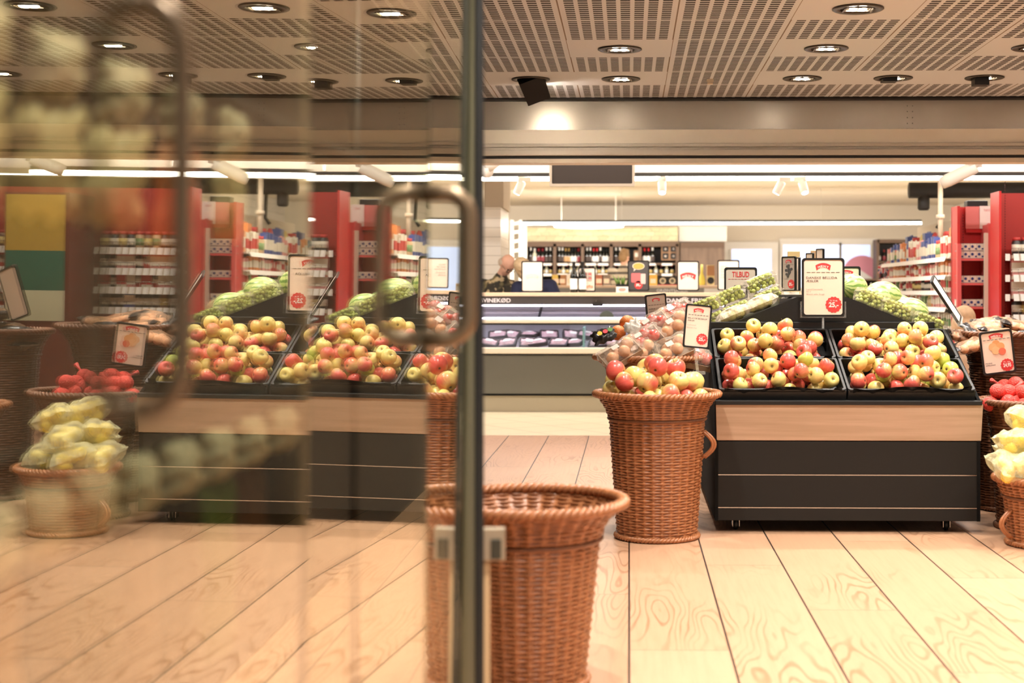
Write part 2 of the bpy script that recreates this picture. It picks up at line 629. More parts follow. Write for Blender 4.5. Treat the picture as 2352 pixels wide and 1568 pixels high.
def citrus(name, c1, c2, rough=0.4):
    return mat(name, c1, rough, noise=(30, 0.12), bump=(160, 0.25))
orange_m = citrus('orange_peel', rgb(232, 132, 62), None)
netred_m = mat('red_net_fruit', rgb(226, 70, 58), 0.4, noise=(60, 0.2), bump=(150, 0.6))
lemon_m = citrus('lemon_peel', rgb(244, 214, 70), None)
peach_m = mat('peach_skin', rgb(228, 168, 122), 0.5, noise=(20, 0.2))
grape_m = mat('grape_skin', rgb(192, 202, 106), 0.22, noise=(60, 0.2))
banana_m = mat('banana_peel', rgb(220, 206, 92), 0.45, noise=(20, 0.12))

def melon_material():
    g = NT('melon_rind', 0.3)
    tc = g.n('ShaderNodeTexCoord')
    x, y, z = g.xyz(tc.outputs['Object'])
    an = g.math('ARCTAN2', z, y)
    n = g.noise(tc.outputs['Object'], 30, 3)
    w = g.math('SINE', g.math('ADD', g.math('MULTIPLY', an, 13), g.math('MULTIPLY', n, 6)))
    g.col(g.mix(g.ss(w, -0.1, 0.7), rgb(202, 210, 136), rgb(122, 154, 78)))
    return g.m
melon_m = melon_material()

def brick_material():
    g = NT('yellow_stone', 0.8)
    tc = g.n('ShaderNodeTexCoord')
    x, y, z = g.xyz(tc.outputs['Object'])
    n = g.noise(g.cmb(g.math('MULTIPLY', x, 3), 0, g.math('MULTIPLY', z, 12)), 1.0, 4)
    br = g.n('ShaderNodeTexBrick')
    g.l(g.cmb(g.math('ADD', x, g.math('MULTIPLY', n, 0.2)), g.math('ADD', z, g.math('MULTIPLY', n, 0.06)), 0), br.inputs['Vector'])
    br.inputs['Scale'].default_value = 3.0
    br.inputs['Color1'].default_value = rgb(230, 216, 174)
    br.inputs['Color2'].default_value = rgb(206, 184, 136)
    br.inputs['Mortar'].default_value = rgb(140, 118, 76)
    br.inputs['Mortar Size'].default_value = 0.015
    g.col(g.mix(n, br.outputs['Color'], rgb(232, 220, 184)))
    return g.m
brick_m = brick_material()

def tile_wall_material(name='white_wall_tiles', sz=(0.9, 0.11)):
    g = NT(name, 0.3)
    tc = g.n('ShaderNodeTexCoord')
    x, y, z = g.xyz(tc.outputs['Object'])
    fz = g.math('FRACT', g.math('DIVIDE', z, sz[1]))
    s = g.math('LESS_THAN', fz, 0.06)
    g.col(g.mix(s, rgb(240, 230, 216), rgb(190, 176, 156)))
    return g.m
walltile_m = tile_wall_material()

def sweater_material():
    g = NT('striped_sweater', 0.85)
    tc = g.n('ShaderNodeTexCoord')
    x, y, z = g.xyz(tc.outputs['Object'])
    w = g.math('SINE', g.math('MULTIPLY', z, 62))
    n = g.noise(tc.outputs['Object'], 40, 2)
    c = g.mix(g.ss(w, 0.2, 0.5), rgb(196, 182, 160), rgb(52, 48, 50))
    g.col(g.mix(g.math('MULTIPLY', n, 0.35), c, rgb(130, 116, 100)))
    return g.m
sweater_m = sweater_material()

def camo_material():
    g = NT('patterned_jacket', 0.8)
    tc = g.n('ShaderNodeTexCoord')
    n = g.noise(tc.outputs['Object'], 7, 2)
    n2 = g.noise(tc.outputs['Object'], 16, 2)
    c = g.mix(g.ss(n, 0.46, 0.54), rgb(52, 46, 36), rgb(120, 108, 74))
    g.col(g.mix(g.ss(n2, 0.56, 0.62), c, rgb(188, 166, 130)))
    return g.m
camo_m = camo_material()
hair_b = mat('blond_hair', rgb(196, 170, 136), 0.6, noise=(50, 0.35))
hair_d = mat('light_brown_hair', rgb(150, 118, 82), 0.6, noise=(50, 0.3))
# ------------------------------------------------------------------ setting
CEIL = 2.63
XL, XR = -1.25, 6.6           # added left partition and right wall of the front zone
YB = 10.45                    # bulkhead between the front zone and the shop behind it
BACKY = 29.0

def plane(name, x0, x1, y0, y1, z, m, flip=False, th=0.05):
    b = MB()
    b.box(x0, x1, y0, y1, z if flip else z-th, z+th if flip else z)
    return struct(b.build(name, m))

plane('floor', -3.0, XR+0.2, -1.5, 12.06, 0.0, floor_m)
plane('floor_tiles', -9.2, 9.2, 12.06, BACKY+0.2, 0.0, tilefloor_m)

# suspended ceiling: slotted tiles, plain plates where the lamps sit
PITX, PITY, TX0, TY0 = 0.6, 0.575, -0.354, 7.15-0.2875
LAMP_COLS = [-0.654, -0.054, 1.146, 1.746, 2.346, 3.546, 4.146]
solid = set()
def cell(x, y):
    return (math.floor((x-TX0)/PITX), math.floor((y-TY0)/PITY))
lamps = []          # x, y, aimed?
for r_, y in enumerate([9.45, 8.3, 7.15, 6.0, 4.85, 3.7, 2.55, 1.4]):
    if r_ == 0:
        cols, plates = [-0.654, -0.054, 1.146, 1.746, 2.346, 3.546], [-0.654, -0.054, 1.146, 1.746, 2.346, 2.946, 3.546, 4.146]
    elif r_ == 1:
        cols = plates = [-0.054, 1.146, 2.346, 3.546]
    elif r_ == 2:
        cols = plates = [1.146, 2.346, 3.546]
    else:
        cols = plates = [-0.054, 1.146, 2.346, 3.546]
    for x in plates:
        solid.add(cell(x, y))
    for x in cols:
        lamps.append((x, y))
cb = MB()
nx0, nx1 = math.floor((-3.0-TX0)/PITX), math.ceil((XR-TX0)/PITX)
ny0, ny1 = math.floor((-1.5-TY0)/PITY), math.ceil((YB-0.12-TY0)/PITY)
for i in range(nx0, nx1):
    for j in range(ny0, ny1):
        x0, y0 = TX0+i*PITX, TY0+j*PITY
        y1 = min(y0+PITY, YB-0.10)
        cb.add([(x0, y0, CEIL), (x0+PITX, y0, CEIL), (x0+PITX, y1, CEIL), (x0, y1, CEIL)], [(0, 3, 2, 1)], 1 if (i, j) in solid else 0)
struct(cb.build('ceiling', [slot_m, solid_ceil]))

# bulkhead
def zz(py):
    return PX(1445, py, YB)[1]
b = MB()
b.box(-3.0, XR+0.2, YB, YB+0.14, zz(298), 2.615)
bulk = struct(b.build('wall_bulkhead', mat('bulkhead_metal', rgb(186, 178, 166), 0.27, 0.4)))
b = MB()
b.box(-3.0, XR+0.2, YB-0.012, YB+0.14, zz(330), zz(298))
struct(b.build('trim_1', mat('trim_cream', rgb(240, 230, 212), 0.5)))
b = MB()
for k, (a, c, dy) in enumerate([(338, 330, -0.03), (345, 338, -0.015), (358, 345, -0.045)]):
    b.box(-3.0, XR+0.2, YB+dy, YB+0.14, zz(a), zz(c))
struct(b.build('trim_2', mat('trim_beige', rgb(208, 198, 184), 0.5), bevel=0.004))
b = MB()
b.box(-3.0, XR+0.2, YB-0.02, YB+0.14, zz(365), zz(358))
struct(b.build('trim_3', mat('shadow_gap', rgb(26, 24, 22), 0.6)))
b = MB()
b.box(-3.0, XR+0.2, YB-0.03, YB+0.14, zz(375), zz(365))
struct(b.build('trim_4', cream))
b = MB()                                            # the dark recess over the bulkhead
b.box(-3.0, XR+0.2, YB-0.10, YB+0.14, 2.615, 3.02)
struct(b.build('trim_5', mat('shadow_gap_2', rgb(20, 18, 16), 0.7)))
rv = MB()                                           # rivet rows where two bulkhead sheets meet
for px in (2084, 2096):
    for py in (243, 256, 270, 283, 296):
        x, z = PX(px, py, YB)
        rv.sphere((x, YB-0.001, z), 0.004, 8, 6)
tag(rv.build('rivet_seam', dark_steel, bulk), None)

# side walls of the front zone; the left is an added dark backdrop
b = MB(); b.box(XL-0.1, XL, -1.5, YB, 0, 2.62)
struct(b.build('backdrop_wall_left', mat('backdrop_partition', rgb(46, 38, 30), 0.7, noise=(2, 0.3))))
b = MB(); b.box(XR, XR+0.1, -1.5, BACKY, 0, 3.0)
struct(b.build('wall_right', tile_wall_material('wide_wall_boards', (0.9, 0.16))))

# shop behind the bulkhead
plane('ceiling_back', -9.2, 9.2, YB+0.10, BACKY+0.1, 3.0, mat('back_ceiling', rgb(232, 218, 198), 0.7), True)
b = MB(); b.box(-9.2, 9.2, BACKY, BACKY+0.1, 0, 3.0)
struct(b.build('wall_back', cream))
b = MB(); b.box(-9.3, -9.2, YB, BACKY, 0, 3.0)
struct(b.build('wall_side', cream))
b = MB()                                            # white soffit the track lamps hang from
x0, z0 = PX(1000, 402, 14.5)
b.box(-9.0, XR, 14.5, 15.0, z0, 3.0)
struct(b.build('trim_6', white))

# tiled pillar beside the meat counter
Yp = 16.75
x0, z1 = PX(1100, 476, Yp); x1, _ = PX(1150, 476, Yp)
b = MB(); b.box(x0, x1, Yp, Yp+1.1, 0, z1)
pil = struct(b.build('pillar', walltile_m))
b = MB(); b.box(x0+0.06, x1+0.03, Yp+0.03, Yp+1.0, z1, 2.99)
b.build('pillar_head', beige, pil)

# back wall: window, glazed door
def frame_opening(name, px0, px1, py0, py1, Y, bar, panes, mf, pane_m):
    xa, za = PX(px0, py0, Y); xb, zb = PX(px1, py1, Y)
    f = MB()
    f.box(xa, xb, Y-0.06, Y, zb, za)
    o = struct(f.build(name, mf))
    for k, (qa, qb, ra, rb) in enumerate(panes):
        x0, z0 = PX(qa, ra, Y-0.05); x1, z1 = PX(qb, rb, Y-0.05)
        p = MB(); p.box(x0, x1, Y-0.075, Y-0.065, z1, z0)
        p.build('glass_pane', pane_m, o)
        r = MB()
        r.ring(rrect(x1-x0+0.08, z0-z1+0.08, 0.005, 1, (x0+x1)/2, (z0+z1)/2), rrect(x1-x0, z0-z1, 0.005, 1, (x0+x1)/2, (z0+z1)/2), Y-0.10, Y-0.06)
        r.build('pane_frame', mf, o)
    return o
frame_opening('door_2', 1664, 1787, 556, 760, BACKY-0.02, 0, [(1680, 1772, 572, 740)], white, daylight)
frame_opening('window_1', 1790, 2015, 548, 668, BACKY-0.02, 0, [(1798, 1928, 562, 660), (1931, 1998, 562, 660)], white, daylight)
# ------------------------------------------------------------------ signs
def arch_banner(mb, cx, cz, w, h, y, mi=0, T=None):
    """arched label: a band bent upwards in the middle"""
    n = 14
    sag = h*0.38
    top, bot = [], []
    for i in range(n+1):
        t = i/n*2-1
        top.append((cx + t*w/2, cz + h/2 - sag*t*t))
        bot.append((cx + t*w/2*0.86, cz - h/2 + sag*0.9 - sag*1.4*t*t))
    mb.prism(bot + top[::-1], y-0.0008, y, mi, T)

def arch_text(mb, s, cx, cz, w, h, y, mi=0, T=None):
    n = len(s)
    cw = w*0.74/n
    sag = h*0.38
    for i, ch in enumerate(s):
        t = (i+0.5)/n*2-1
        t *= 0.74
        ang = -t*0.42
        M_ = Matrix.Translation((cx + t*w/2, 0, cz - 0.02*h - sag*1.1*t*t)) @ Matrix.Rotation(-ang, 4, 'Y')
        mb.text(ch, 0, -h*0.17, width=cw*0.80, height=h*0.36, y=y-0.0018, mi=mi, bold=0.02, T=(T @ M_) if T else M_)

def make_sign(name, label, loc, w, h, rot=(0, 0, 0), sheet=None, logo=None, lines=(), dash=None, badge=None, pics=(), back=False,
              group=None, clip=None, frame_m=None, cat='sign', thick=0.014):
    """framed shop sign facing -Y, its origin at the middle of the lower edge"""
    t = thing(name, label, cat, loc, rot, group)
    fw = min(0.011, w*0.06)
    f = MB()
    f.ring(rrect(w, h, w*0.075, 4, 0, h/2), rrect(w-2*fw, h-2*fw, w*0.06, 4, 0, h/2), -thick/2, thick/2)
    f.build('frame', frame_m or black, t)
    s = MB()
    s.prism(rrect(w-1.6*fw, h-1.6*fw, w*0.065, 4, 0, h/2), -thick/2+0.003, thick/2-0.003)
    s.build('sheet', sheet or paper, t)
    y = -thick/2+0.0024
    if logo:
        cx, cz, lw, lh, solid_ = logo
        b = MB(); arch_banner(b, cx, cz, lw, lh, y)
        lo = b.build('logo', redink if solid_ else greyink_pale, t)
        b = MB(); arch_text(b, 'MENY', cx, cz, lw, lh, y)
        b.build('logo_lettering', paper_white, lo)
    if dash:
        z, dw, n, col = dash
        b = MB()
        for i in range(n):
            x = -dw/2 + dw*(i+0.5)/n
            b.box(x-dw/n*0.36, x+dw/n*0.36, y-0.0008, y, z-0.0011, z+0.0011)
        b.build('dashed_line', col, t)
    groups = {}
    for (s_, x, z, kw, m, bold) in lines:
        groups.setdefault(m.name, [m, MB()])[1].text(s_, x, z, y=y-0.0008, bold=bold, **kw)
    for m, mb in groups.values():
        mb.build('lettering', m, t)
    if badge:
        bx, bz, br, top, main, m = badge
        b = MB(); b.prism(circ(br, 70, bx, bz, 14, br*0.05), y-0.0010, y)
        bo = b.build('price_badge', m, t)
        b = MB()
        b.text(main, bx, bz-br*0.30, width=br*1.25, height=br*0.62, y=y-0.0018, bold=0.035)
        if top:
            b.text(top, bx, bz+br*0.42, width=br*1.0, height=br*0.2, y=y-0.0018, bold=0.01)
        b.build('price_lettering', paper_white, bo)
    for (nm, fn, m) in pics:
        b = MB(); fn(b, y); b.build(nm, m, t)
    if clip:
        ch, cw = clip
        b = MB()
        b.box(-w/2-0.008, w/2+0.008, -0.012, 0.012, -0.006, 0.0)
        for sx in (-1, 1):
            b.box(sx*(w/2+0.004)-0.004, sx*(w/2+0.004)+0.004, -0.012, 0.012, 0, h*0.26)
        b.build('acrylic_holder', acrylic, t)
        b = MB()
        b.lathe([(0.018, -ch), (0.018, -ch+0.006), (0.006, -ch+0.009), (0.006, -0.006)], 16)
        b.build('holder_foot', acrylic, t)
    return t
greyink_pale = mat('faint_print', rgb(234, 216, 200), 0.7)
L = lambda s, x, z, h, m=darkink, w=None, al='L', b=0.0: (s, x, z, dict(height=h, width=w, align=al), m, b)

# ------------------------------------------------------------------ the apple stand
YS = 7.17
sxl, _ = PX(1646, 1000, YS); sxr, _ = PX(2248, 1000, YS)
SCX, SW = (sxl+sxr)/2, sxr-sxl
z_ = lambda py: PX(1645, py, YS)[1]
stand = thing('produce_stand', 'black wheeled produce stand with oak front band holding crates of apples', 'display stand', (SCX, YS, 0))
hw = SW/2
b = MB(); b.box(-hw, hw+0.012, 0, 0.022, z_(1011), z_(927))
b.v = [Vector((p.x*(1.008 if p.z > 0.6 else 1), p.y-(0.02 if p.z > 0.6 else 0), p.z)) for p in b.v]
b.build('oak_panel', oak_panel, stand, bevel=0.002)
for a, c in ((1089, 1013), (1164, 1090.5), (1195, 1166)):
    q = MB(); q.box(-hw, hw, 0.004, 0.024, z_(a), z_(c))
    q.build('front_board', charcoal, stand, bevel=0.003)
for a in (1089.8, 1165):
    q = MB(); q.box(-hw+0.004, hw-0.004, 0.003, 0.02, z_(a)-0.003, z_(a)+0.0015)
    q.build('trim_strip', steel, stand)
q = MB(); q.box(-hw-0.01, hw+0.012, -0.028, 0.03, 0.644, 0.667)
q.build('front_rail', black, stand, bevel=0.004)
body = MB()
D2 = 2.35
body.box(-hw+0.01, hw-0.01, 0.03, D2, 0.07, 0.58)
body.build('cabinet', black, stand)
for s in (-1, 1):
    q = MB()
    q.add([(s*hw-0.008, 0.0, 0.06), (s*hw-0.008, 0.0, 0.67), (s*hw-0.008, 0.73, 1.0), (s*hw-0.008, D2, 1.0), (s*hw-0.008, D2, 0.06),
           (s*hw+0.008, 0.0, 0.06), (s*hw+0.008, 0.0, 0.67), (s*hw+0.008, 0.73, 1.0), (s*hw+0.008, D2, 1.0), (s*hw+0.008, D2, 0.06)],
          [(0, 1, 2, 3, 4), (9, 8, 7, 6, 5), (0, 5, 6, 1), (1, 6, 7, 2), (2, 7, 8, 3), (3, 8, 9, 4), (4, 9, 5, 0)])
    q.build('side_panel', mat('matt_black', rgb(20, 19, 18), 0.9, spec=0.1), stand)
AL = math.radians(22)
q = MB()
q.add([(-hw+0.01, 0.0, 0.600), (hw-0.01, 0.0, 0.600), (hw-0.01, 0.74, 0.600+0.74*math.tan(AL)), (-hw+0.01, 0.74, 0.600+0.74*math.tan(AL)),
       (-hw+0.01, 0.0, 0.555), (hw-0.01, 0.0, 0.555), (hw-0.01, 0.74, 0.56), (-hw+0.01, 0.74, 0.56)],
      [(0, 1, 2, 3), (7, 6, 5, 4), (0, 4, 5, 1), (1, 5, 6, 2), (2, 6, 7, 3), (3, 7, 4, 0)])
q.build('sloped_bed', black, stand)
q = MB(); q.box(-hw-0.025, hw-0.06, 0.75, 0.775, 0.90, PX(1700, 739, 7.93)[1])
q.build('back_rail', black, stand, bevel=0.004)
def caster(px):
    x, _ = PX(px, 1200, 7.26)
    q = MB()
    T = Matrix.Translation((x-SCX, 0.10, 0.030)) @ Matrix.Rotation(PI/2, 4, 'Y')
    q.lathe([(0.0001, -0.012), (0.022, -0.012), (0.030, -0.008), (0.030, 0.008), (0.022, 0.012), (0.0001, 0.012)], 24, 0, T)
    w = q.build('caster', blackp, stand)
    q = MB()
    for s in (-1, 1):
        q.box(x-SCX+s*0.017-0.002, x-SCX+s*0.017+0.002, 0.075, 0.125, 0.018, 0.07)
    q.box(x-SCX-0.022, x-SCX+0.022, 0.07, 0.13, 0.062, 0.072)
    q.build('caster_fork', steel, w, bevel=0.001)
caster(1690); caster(2173)
# A-frame over the middle
apx = PX(1888, 690, 7.95)[0]-SCX
TOPZ = PX(1888, 682, 7.95)[1]
SL = 0.405
q = MB()
hb = 0.69
zb = TOPZ-(hb-0.14)*SL
q.prism([(apx-hb, zb), (apx+hb, zb), (apx+0.14, TOPZ), (apx-0.14, TOPZ)], 0.78, D2)
q.box(-hw+0.01, hw-0.01, 0.77, D2, 0.57, zb)
q.build('ridge_panel', blackp, stand)
q = MB(); q.box(apx-0.22, apx-0.02, 0.95, 1.15, TOPZ, TOPZ+0.012)
q.box(apx-0.235, apx+0.10, 0.80, 0.94, TOPZ-0.045, TOPZ-0.008)
q.build('ridge_bracket', dark_steel, stand)
def slope_z(x):                                # world height of the A-frame's slope at world x
    return TOPZ-max(0.0, abs(x-SCX-apx)-0.14)*SL

# ------------------------------------------------------------------ black crates
def make_crate():
    t = thing('crate', 'crate', 'crate')
    w, d, h, th = 0.635, 0.385, 0.10, 0.008
    q = MB()
    q.box(-w/2, w/2, 0, d, 0, 0.006)
    fl = 0.006
    q.box(-w/2, -w/2+th, 0, d, fl, h); q.box(w/2-th, w/2, 0, d, fl, h)
    q.box(-w/2+th, w/2-th, 0, th, fl, h*0.92); q.box(-w/2+th, w/2-th, d-th, d, fl, h)
    q.build('shell', blackp, t)
    q = MB()
    q.ring(rrect(w+0.004, d, 0.02, 3), rrect(w-0.024, d-0.028, 0.015, 3), -0.006, 0.006, 0, Matrix.Translation((0, d/2, h)) @ Matrix.Rotation(PI/2, 4, 'X'))
    q.build('rim', black, t, bevel=0.002)
    return t
crate = Proto(make_crate())
def make_liner(seed):
    rr = random.Random(seed)
    q = MB()
    n, m = 64, 6
    w = 0.59
    vs, fs = [], []
    for i in range(n+1):
        t = i/n
        for j in range(m+1):
            s = j/m
            lob = 0.5-0.5*math.cos(t*2*PI*6.0)
            z = 0.012 + s*(0.104+0.010*math.sin(t*9+seed)) + (0.012*s if t > 0.93 else 0)
            y = 0.035 - 0.03*s + 0.016*lob*math.sin(PI*s)
            vs.append((-w/2+w*t, y-0.012, z))
    for i in range(n):
        for j in range(m):
            a = i*(m+1)+j
            fs.append((a, a+m+1, a+m+2, a+1))
    q.add(vs, fs, 0, True)
    return q
liner_m = mat('moulded_liner', rgb(20, 20, 20), 0.3)

# ------------------------------------------------------------------ apples
def make_apple(name='apple', r=0.0415):
    prof = []
    for i in range(17):
        a = -PI/2 + PI*i/16
        rr = math.cos(a)
        zz_ = math.sin(a)
        rad = r*(rr*(1+0.10*zz_) )
        z = r*0.93*zz_
        if zz_ > 0.5:
            z -= r*0.34*math.exp(-((rr)/0.30)**2)
        if zz_ < -0.5:
            z += r*0.20*math.exp(-((rr)/0.26)**2)
        prof.append((max(rad, 1e-5), z))
    q = MB(); q.lathe(prof, 26)
    q.v = [Vector((p.x*(1+0.035*math.cos(5*math.atan2(p.y, p.x))*max(0, -p.z/r)), p.y*(1+0.035*math.cos(5*math.atan2(p.y, p.x))*max(0, -p.z/r)), p.z)) for p in q.v]
    o = q.build(name, apple_m)
    q = MB(); q.tube([(0, 0, r*0.55), (0.002, 0, r*0.78), (0.006, 0.001, r*1.02)], [0.0016, 0.0013, 0.0018], 6)
    q.build('stem', stemmat, o)
    q = MB(); q.lathe([(0.0001, -r*0.70), (0.004, -r*0.73), (0.0055, -r*0.78)], 7)
    q.build('calyx', stemmat, o)
    tag(o, 'apple', 'apple')
    return o
apple = Proto(make_apple())
TONES = [('red', (0.88, 0.2, 0, 1)), ('red and yellow', (0.62, 0.2, 0, 1)), ('yellow apple with a pink cheek', (0.36, 0.15, 0, 1)), ('pale yellow', (0.10, 0.25, 0, 1)), ('green-yellow', (0.06, 1.0, 0, 1))]
def tone_label(k):
    return {0: 'red apple', 1: 'red and yellow apple', 2: 'pink-cheeked yellow apple', 3: 'pale yellow apple', 4: 'green-yellow apple'}[k]

def fill_apples(M_, hx, hy, n, where, group, tonew, seed, r=0.0415, z0=0.0, cy=0.0, circle=False, mound=0.05, proto=None, rows=('front', 'middle', 'back'), sname='row', reach=0.12):
    """apples packed in a container whose local frame is M_; labelled row by row from the left"""
    rnd = random.Random(seed)
    pts = pack(n, hx, hy, r*1.0, 34, rnd, mound, circle)
    recs = []
    for (x, y, z, rr) in pts:
        k = rnd.choices(range(5), tonew)[0] if not callable(tonew) else rnd.choices(range(5), tonew(x, y))[0]
        recs.append([x, y, z, rr, k])
    nb = len(rows)
    bands = {}
    for q in recs:
        bi = min(nb-1, int((q[1]+hy)/(2*hy)*nb))
        lay = 'lowest' if q[2] < r*1.5 else ('upper' if q[2] < r*3.1 else 'topmost')
        bands.setdefault((bi, lay), []).append(q)
    for (bi, lay), qs in bands.items():
        qs.sort(key=lambda q: q[0])
        for i, q in enumerate(qs):
            p = M_ @ Vector((q[0], q[1]+cy, q[2]+z0))
            rot = (rnd.uniform(-1.9, 1.9), rnd.uniform(-1.2, 1.2), rnd.uniform(0, 6.28))
            o = (proto or apple)(p, rot, '%s, %s from left, %s %s, %s layer, %s' % (tone_label(q[4]), ORD[i], rows[bi], sname, lay, where), group, q[3]/r)
            o.color = TONES[q[4]][1]

crates = []
GX = (SW)/4
for tier, (yy, zz0) in enumerate(((0.035, 0.622), (0.035+0.39*math.cos(AL), 0.622+0.39*math.sin(AL)))):
    for side in (0, 1):
        cx = SCX + (-1 if side == 0 else 1)*(0.3225) + 0.0
        nm = '%s %s' % (('lower', 'upper')[tier], ('left', 'right')[side])
        o = crate((cx, YS+yy, zz0), (AL, 0, 0), ['black plastic crate of apples, lower left on the stand', 'black plastic crate of apples, lower right on the stand',
                  'black plastic crate of apples, upper left on the stand', 'black plastic crate of apples, upper right on the stand'][tier*2+side], 'black apple crates')
        M_ = Matrix.Translation((cx, YS+yy, zz0)) @ Matrix.Rotation(AL, 4, 'X')
        if tier == 0:
            make_liner(3+side).build('liner', liner_m, o)
        tw = {(0, 0): (5, 4, 3, 2, 0.6), (1, 0): (4, 4, 4, 3, 0.3), (1, 1): (3, 4, 5, 3, 0.3)}.get((tier, side))
        if (tier, side) == (0, 1):
            tw = lambda x, y: (0.3, 1, 2, 3, 6) if x > 0.1 else (4, 4, 4, 2, 1)
        fill_apples(M_, 0.30, 0.160, 39 if tier == 0 else 35, '%s crate' % nm, 'apples in the stand crates', tw, 20+tier*2+side, z0=0.008, cy=0.199 if tier else 0.205, mound=0.03)

# ------------------------------------------------------------------ produce on the A-frame
def make_grape_punnet(seed, n=70):
    rr = random.Random(seed)
    t = thing('grape_punnet', 'punnet', 'grape punnet')
    w, d, h = 0.19, 0.125, 0.085
    q = MB()
    prof = [(w/2*0.9, d/2*0.9, 0), (w/2, d/2, h*0.62), (w/2+0.006, d/2+0.006, h*0.64), (w/2, d/2, h*0.66), (w/2*0.93, d/2*0.93, h)]
    vs, fs = [], []
    N = 20
    for a, b_, z in prof:
        pts = rrect(2*a, 2*b_, 0.02, 4)
        N = len(pts)
        vs += [(x, y, z) for x, y in pts]
    for i in range(len(prof)-1):
        for k in range(N):
            fs.append((i*N+k, i*N+(k+1) % N, (i+1)*N+(k+1) % N, (i+1)*N+k))
    fs.append(tuple(reversed(range(N))))
    fs.append(tuple((len(prof)-1)*N+k for k in range(N)))
    q.add(vs, fs, 0, False)
    q.build('clear_box', film, t)
    g = MB()
    for (x, y, z, r_) in pack(n, w/2*0.86, d/2*0.86, 0.0125, 12, rr):
        g.sphere((x, y, min(z+0.003, h-0.014)), r_*rr.uniform(0.95, 1.05), 10, 7)
    tag(g.build('grapes', grape_m, t), 'pale green grapes', None, None, 'stuff')
    s = MB(); s.tube([(-0.06, 0, h-0.02), (0, 0.01, h-0.012), (0.05, -0.01, h-0.02)], 0.003, 6)
    s.build('grape_stalk', leaf, t)
    q = MB(); q.box(-0.03, 0.03, -0.022, 0.022, h+0.001, h+0.0016)
    q.build('label_sticker', paper_white, t)
    return t
punnet = Proto(make_grape_punnet(4))
NRM = math.atan(SL)
def on_slope(px, Y, side, dz=0.0):
    """world position on the A-frame slope under a pixel column at distance Y"""
    x, _ = PX(px, 700, Y)
    z = slope_z(x)+dz
    return (x, Y, z)
gl = [(1768, 8.45, -1, 0.25, 'grape punnet highest on the left slope of the ridge'),
      (1698, 8.30, -1, 0.1, 'grape punnet second from the top on the left slope'),
      (1640, 8.20, -1, 0.0, 'grape punnet lowest on the left slope'),
      (1994, 8.10, 1, 0.2, 'grape punnet highest on the right slope, in front of the largest melon'),
      (2052, 8.06, 1, 0.1, 'grape punnet in the middle of the right slope, below two melons'),
      (2128, 8.10, 1, 0.0, 'grape punnet lowest on the right slope with a white label, near the leaning card')]
for (px, Y, s, rz, lb) in gl:
    p = on_slope(px, Y, s, 0.002)
    punnet(p, (0, s*NRM, rz), lb, 'grape punnets')
    if s < 0:
        punnet((p[0]-0.092*math.sin(NRM), p[1]+0.03, p[2]+0.092*math.cos(NRM)), (0, s*NRM, rz-0.15), lb.replace('grape punnet', 'stacked grape punnet on top of the one'), 'grape punnets')
def pillow(mb, w, d, h, seed, n=14, amp=0.3, mi=0, T=None, seam=True):
    """filled bag lying flat: two domed sheets meeting in a crimped seam"""
    rr = random.Random(seed)
    ph = [rr.uniform(0, 6) for _ in range(6)]
    vs, fs = [], []
    for s in (1, -1):
        for i in range(n+1):
            for j in range(n+1):
                u, v = i/n*2-1, j/n*2-1
                dome = max(0.0, (1-abs(u)**2.6)*(1-abs(v)**2.6))**0.55
                bump = 1+amp*(math.sin(u*5+ph[0])*math.cos(v*4+ph[1])*0.5+0.5*math.sin(u*9+v*7+ph[2])*0.6)
                z = s*h/2*dome*bump if s > 0 else -h/2*dome
                vs.append((u*w/2+0.006*math.sin(v*8+ph[3]), v*d/2+0.006*math.sin(u*9+ph[4]), z+h/2))
    for s in range(2):
        o = s*(n+1)*(n+1)
        for i in range(n):
            for j in range(n):
                a = o+i*(n+1)+j
                q = (a, a+n+1, a+n+2, a+1)
                fs.append(q if s == 0 else q[::-1])
    mb.add(vs, fs, mi, True, T)
pear_m = mat('pale_pear', rgb(206, 196, 120), 0.45, noise=(20, 0.15))
def make_fruit_bag(seed, fruit_m, r, n, name='fruit_bag', w=0.20, d=0.13, h=0.075, film_m=None, sticker=True, trim=None):
    t = thing(name, 'bag', 'bagged fruit')
    q = MB(); pillow(q, w, d, h, seed, 14, 0.35)
    q.build('film', film_m or film_dense, t)
    rr = random.Random(seed)
    for (x, y, z, r_) in pack(n, w/2*0.8, d/2*0.8, r, 30, rr):
        g = MB(); g.sphere((x, y, min(z+0.004, h*0.85-r_)), (r_, r_, r_*0.95), 14, 9)
        g.build('fruit', fruit_m, t)
    if sticker:
        q = MB(); q.box(-0.03, 0.035, -0.02, 0.02, h*1.04, h*1.05); q.build('label_sticker', paper_white, t)
    if trim:
        for s in (-1, 1):
            q = MB(); pillow(q, 0.060, d*1.12, 0.030, seed+s, 8, 0.4, 0, Matrix.Translation((s*w*0.42, 0, h*0.42)))
            q.build('printed_edge', trim, t)
    return t
pearbag = Proto(make_fruit_bag(5, pear_m, 0.032, 6))
for (px, Y, rz, lb) in [(1752, 8.08, 0.2, 'clear bag of pale pears at the front edge of the left slope, upper one'), (1690, 8.06, 0.1, 'clear bag of pale pears at the front edge of the left slope, lower one')]:
    p = on_slope(px, Y, -1, 0.002)
    pearbag(p, (0, -NRM, rz), lb, 'bagged pears')
def make_melon():
    q = MB(); q.sphere((0, 0, 0), (0.125, 0.098, 0.098), 28, 18)
    o = q.build('watermelon', melon_m)
    q = MB(); q.tube([(0.12, 0, 0), (0.128, 0.002, 0.004), (0.136, 0.006, 0.006)], 0.004, 6); q.build('stem', stemmat, o)
    tag(o, 'melon', 'watermelon')
    return o
melon = Proto(make_melon())
